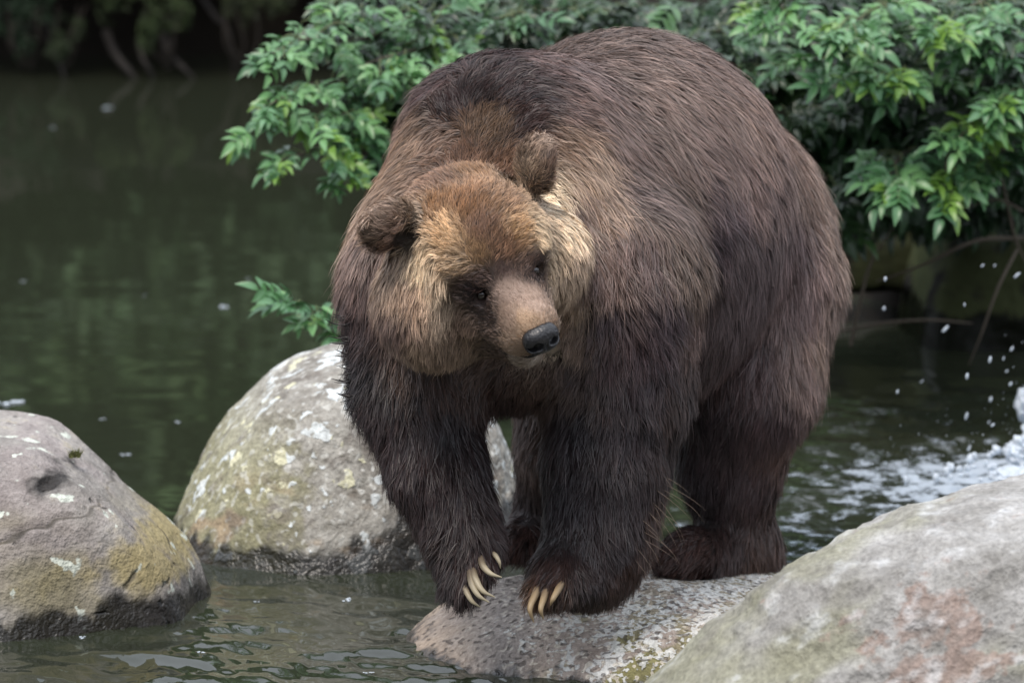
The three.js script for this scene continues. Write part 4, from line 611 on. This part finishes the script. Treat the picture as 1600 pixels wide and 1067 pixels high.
// roots and dead stems at the far waterline
const rootM = new THREE.MeshStandardMaterial({ color: new THREE.Color().setRGB(0.016, 0.013, 0.011), roughness: 0.9 });
[[[[165, 50, -14.6], [180, 85, -14.4], [200, 110, -14.2], [216, 130, -14.2]], 0.026, 'thick pale brown root bending down into the water under the yellowish shrub'],
 [[[70, 30, -14.6], [80, 75, -14.4], [95, 105, -14.2], [100, 122, -14.2]], 0.018, 'thin brown root reaching the far waterline under the dull shrub'],
 [[[255, 55, -14.6], [265, 85, -14.4], [285, 105, -14.2], [302, 122, -14.2]], 0.02, 'slender dead branch slanting into the far water, right of the thick root'],
 [[[315, -5, -14.6], [335, 25, -14.5], [355, 45, -14.4], [365, 60, -14.4]], 0.018, 'bare grey branch at the top of the far bank'],
 [[[215, 60, -14.5], [222, 90, -14.3], [232, 108, -14.2], [240, 124, -14.2]], 0.016, 'crooked brown root touching the water beside the thick root']].forEach(([pts, r, label]) => {
  const p = pts.map(q => P(...q)); const o = p[p.length - 1].clone(); o.y = Math.min(o.y, 0); p[3].copy(o); const g = base('root', o); mesh('wood', rod(p.map(q => q.clone().sub(o)), [r, r * 0.9, r * 0.7, r * 0.5], 7, 6), rootM, g); tag(g, label, 'root'); });
// right bank: boulders, mossy log, twigs
const mossy = (seed, lum = 1) => (x, y, z) => { const f = fbm(x * 6 + seed, y * 6, z * 6, 4), m = smooth(-0.1, 0.35, f + 0.3); let c = mix3([0.007, 0.0065, 0.006], [0.02, 0.023, 0.01], m).map(v => v * lum); const [cc, rg] = footing(c, x, y, z, 0.12, 0.85); return [...cc, rg, 0.5 + 0.4 * f]; };
const box = (a, b, c) => [[1, 0.1, 0, a], [-1, 0.15, 0.1, a], [0, 1, 0.1, b], [0, -1, 0, b], [0, 0.15, 1, c], [0, 0, -1, c], [0.7, 0.7, 0.1, (a + b) * 0.62], [-0.7, 0.7, 0.1, (a + b) * 0.62]];
stone('bank_boulder', { seed: 51, c: P(1570, 470, -4.75), planes: box(0.29, 0.27, 0.3), pow: 7, seg: 120, rings: 80, tex: 256, spec: 0.2, color: mossy(1, 2.6), label: 'dim mossy boulder at the right edge, at the back of the dark hollow' });
stone('bank_boulder', { seed: 52, c: P(1400, 400, -5.2), planes: box(0.3, 0.1, 0.2), pow: 7, seg: 120, rings: 80, tex: 256, spec: 0.2, color: mossy(5), label: 'low flat mossy ledge in the dark hollow right of the bear' });
stone('bank_boulder', { seed: 53, c: P(1560, 330, -5.3), planes: box(0.42, 0.26, 0.25), pow: 7, seg: 120, rings: 80, tex: 256, spec: 0.2, color: mossy(9), label: 'dark mossy rock under the leaves at the right edge' });
const twigM = new THREE.MeshStandardMaterial({ color: new THREE.Color().setRGB(0.12, 0.095, 0.07), roughness: 0.85 });
[[[1300, 520, -3.9], [1380, 505, -3.8], [1450, 500, -3.8], [1520, 505, -3.9], 0.006, 'long thin twig low over the dark water right of the bear'],
 [[1600, 372, -3.9], [1520, 378, -3.7], [1440, 415, -3.7], [1370, 440, -3.8], 0.007, 'curved brown twig crossing in front of the mossy boulder'],
 [[1330, 540, -3.8], [1345, 470, -3.75], [1362, 410, -3.8], [1400, 350, -3.9], 0.006, 'upright twig rising from the water close to the bear\'s rump'],
 [[1590, 390, -3.6], [1560, 450, -3.5], [1535, 520, -3.5], [1515, 570, -3.55], 0.005, 'thin twig hanging down in front of the mossy boulder'],
 [[1560, 250, -3.8], [1575, 320, -3.7], [1590, 380, -3.7], [1610, 420, -3.7], 0.006, 'twig under the leaves at the right edge'],
 [[1600, 330, -3.7], [1560, 312, -3.65], [1530, 318, -3.65], [1490, 340, -3.7], 0.004, 'short bare twig beneath the lowest hanging leaves']].forEach(([a, b, c, d, r, label]) => {
  const p = [a, b, c, d].map(q => P(...q)), o = p[0].clone(); const g = base('twig', o); mesh('stem', rod(p.map(q => q.sub(o)), [r, r * 0.9, r * 0.7, r * 0.3], 6, 6), twigM, g); tag(g, label, 'twig'); });
// ---------------------------------------------------------------- broken water
{
  const x0 = 0.15, x1 = 2.3, z0 = -4.4, z1 = 0.3, nx = 130, nz = 170, pos = [], uv = [], idx = [];
  for (let j = 0; j <= nz; j++) for (let i = 0; i <= nx; i++) { const x = lerp(x0, x1, i / nx), z = lerp(z0, z1, j / nz); pos.push(x, wave(x, z) + 0.004, z); uv.push(i / nx, j / nz); if (i && j) { const a = j * (nx + 1) + i; idx.push(a - nx - 2, a - 1, a - nx - 1, a - nx - 1, a - 1, a); } }
  const N = 1024, alpha = dataTex(N, N, a => { for (let j = 0; j < N; j++) for (let i = 0; i < N; i++) {
    const x = lerp(x0, x1, (i + 0.5) / N), z = lerp(z0, z1, (j + 0.5) / N), near = smooth(-3.3, -1.4, z) * smooth(0.2, 0.7, x), spl = smooth(0.75, 0.1, Math.hypot((x - 1.42) * 0.9, z + 2.2)) + 0.6 * smooth(0.5, 0.05, Math.hypot(x - 1.0, z + 1.1));
    const wide = 0.1 * smooth(-4.2, -2.6, z); const edge = smooth(x0, x0 + 0.25, x) * smooth(z0, z0 + 0.6, z) * smooth(z1, z1 - 0.2, z);
    const n = 0.45 * ridge(x * 6.5 + z * 0.8, 3.3, z * 5.2, 4) + 0.85 * fbm(x * 13, 9, z * 11, 5) + 0.2 * noise(x * 70, 2, z * 55);
    const v = smooth(0.42, 0.82, n * 0.85 + 0.3 * near + wide + 0.5 * spl - 0.18) * edge, e = (j * N + i) * 4; a[e] = a[e + 1] = a[e + 2] = Math.round(255 * clamp(v) * (0.42 + 0.3 * clamp(spl))); a[e + 3] = 255; } });
  alpha.wrapS = alpha.wrapT = THREE.ClampToEdgeWrapping;
  const foam = mesh('foam', geom(pos, idx, { uv: [uv, 2] }), new THREE.MeshStandardMaterial({ color: new THREE.Color().setRGB(0.55, 0.62, 0.70), roughness: 0.6, alphaMap: alpha, transparent: true, side: THREE.DoubleSide }));
  tag(foam, 'white streaky foam on the fast water right of the bear', 'foam', null, 'stuff');
}
{ // heaps of white water, lumpy and full of air
  const R = rng(71), heap = (px, py, z, w, h, d) => { const o = P(px, py, z), pos = [], idx = [], N = w > 0.02 ? 60 : 14; for (let i = 0; i <= N; i++) for (let j = 0; j <= N; j++) { const t = i / N * Math.PI, p = j / N * 2 * Math.PI, q = V(Math.sin(t) * Math.cos(p), Math.cos(t), Math.sin(t) * Math.sin(p)), s = 0.75 + 0.42 * fbm(q.x * 2.2 + px, q.y * 2.2, q.z * 2.2, 3) + 0.16 * ridge(q.x * 5, q.y * 5 + px, q.z * 5, 3); pos.push(o.x + q.x * w * s, o.y + q.y * h * s, o.z + q.z * d * s); if (i && j) { const k = i * (N + 1) + j; idx.push(k - N - 2, k - N - 1, k - 1, k - N - 1, k, k - 1); } } return geom(pos, idx); };
  const parts = [[1603, 632, -2.6, 0.03, 0.055, 0.05], [1612, 712, -2.2, 0.07, 0.06, 0.1], [1600, 745, -1.9, 0.09, 0.025, 0.12], [1640, 680, -2.3, 0.08, 0.09, 0.1]].map(a => heap(...a));
  for (let i = 0; i < 60; i++) { const q = Math.sqrt(R()); parts.push(heap(1400 + 215 * q, 752 - 75 * R() * q, -2.4 + 0.5 * R(), 0.004 + 0.009 * R(), 0.004 + 0.011 * R(), 0.008)); };
  const m = mesh('splash', mergeGeometries(parts), new THREE.MeshPhysicalMaterial({ color: new THREE.Color().setRGB(0.72, 0.78, 0.84), roughness: 0.35, transmission: 0.35, thickness: 0, side: THREE.DoubleSide }));
  tag(m, 'white splashing crest of water at the right edge behind the foreground stone', 'splash', null, 'stuff');
  const g = new THREE.SphereGeometry(1, 10, 8), im = new THREE.InstancedMesh(g, new THREE.MeshPhysicalMaterial({ color: new THREE.Color().setRGB(0.45, 0.5, 0.56), roughness: 0.15, side: THREE.DoubleSide }), 200), M = new THREE.Matrix4(), Q = new THREE.Quaternion();
  const fixed = [[1508, 476], [1478, 514], [1548, 562], [1569, 560], [1403, 612], [1441, 596], [1512, 588], [1574, 580], [1549, 624], [1582, 545], [1580, 600], [1511, 650], [1546, 660], [1552, 664], [1382, 482], [1384, 436], [1515, 700], [1590, 430], [1555, 415], [1536, 415]];
  for (let i = 0; i < 200; i++) { const f = fixed[i], qq = Math.pow(R(), 0.6), px = f ? f[0] : 1310 + 300 * qq, py = f ? f[1] : 735 - 260 * qq * R() * R(), p = P(px, py, -2.8 + 1.1 * R()), r = f ? 0.0028 + 0.003 * R() : 0.0007 + 0.0019 * R() * R() * R(); Q.setFromEuler(new THREE.Euler(0, 0, -0.5 + 0.9 * (R() - 0.5))); M.compose(p, Q, V(r * 0.75, r * (1.1 + 1.2 * R()), r * 0.75)); im.setMatrixAt(i, M); }
  im.name = 'spray'; tag(im, 'white drops of spray flying above the splash at the right edge', 'spray', null, 'stuff'); scene.add(im);
}
{ // flecks of froth on the quiet water
  const R = rng(81), list = [[168, 169, 1.6], [345, 480, 1.2], [12, 630, 2.2], [160, 655, .5], [275, 660, .7], [195, 710, .8], [130, 997, .6], [315, 1022, .5], [575, 1052, .5], [640, 890, .7], [400, 940, .4], [540, 938, 1], [690, 1020, .4], [225, 462, .3], [388, 436, .4], [80, 200, .7], [35, 440, .6]];
  const froth = new THREE.MeshPhysicalMaterial({ color: new THREE.Color().setRGB(0.5, 0.56, 0.62), roughness: 0.3, clearcoat: 0.5 });
  const geo = (() => { const parts = []; for (let i = 0; i < 7; i++) { const s = new THREE.SphereGeometry(0.002 + 0.0035 * R(), 9, 7); s.scale(1, 0.5, 1); s.translate((R() - 0.5) * 0.03, 0.0015, (R() - 0.5) * 0.03); parts.push(s); } return mergeGeometries(parts); })();
  const parts = list.map(([px, py, s]) => { const d = ray(px, py), t = -EYE.y / d.y, p = EYE.clone().addScaledVector(d, t); const g = geo.clone(); g.rotateY(R() * 6); g.scale(s * (0.8 + 0.6 * R()), s * 0.8, s); g.translate(p.x, wave(p.x, p.z), p.z); return g; });
  const m = mesh('froth', mergeGeometries(parts), froth); tag(m, 'small flecks of white froth floating on the dark water left of the bear', 'froth', null, 'stuff');
}
let triangles = 0; scene.traverse(o => { if (o.isMesh && !o.isInstancedMesh) triangles += (o.geometry.index ? o.geometry.index.count : o.geometry.attributes.position.count) / 3; });
console.log('triangles', triangles);
renderer.render(scene, camera);
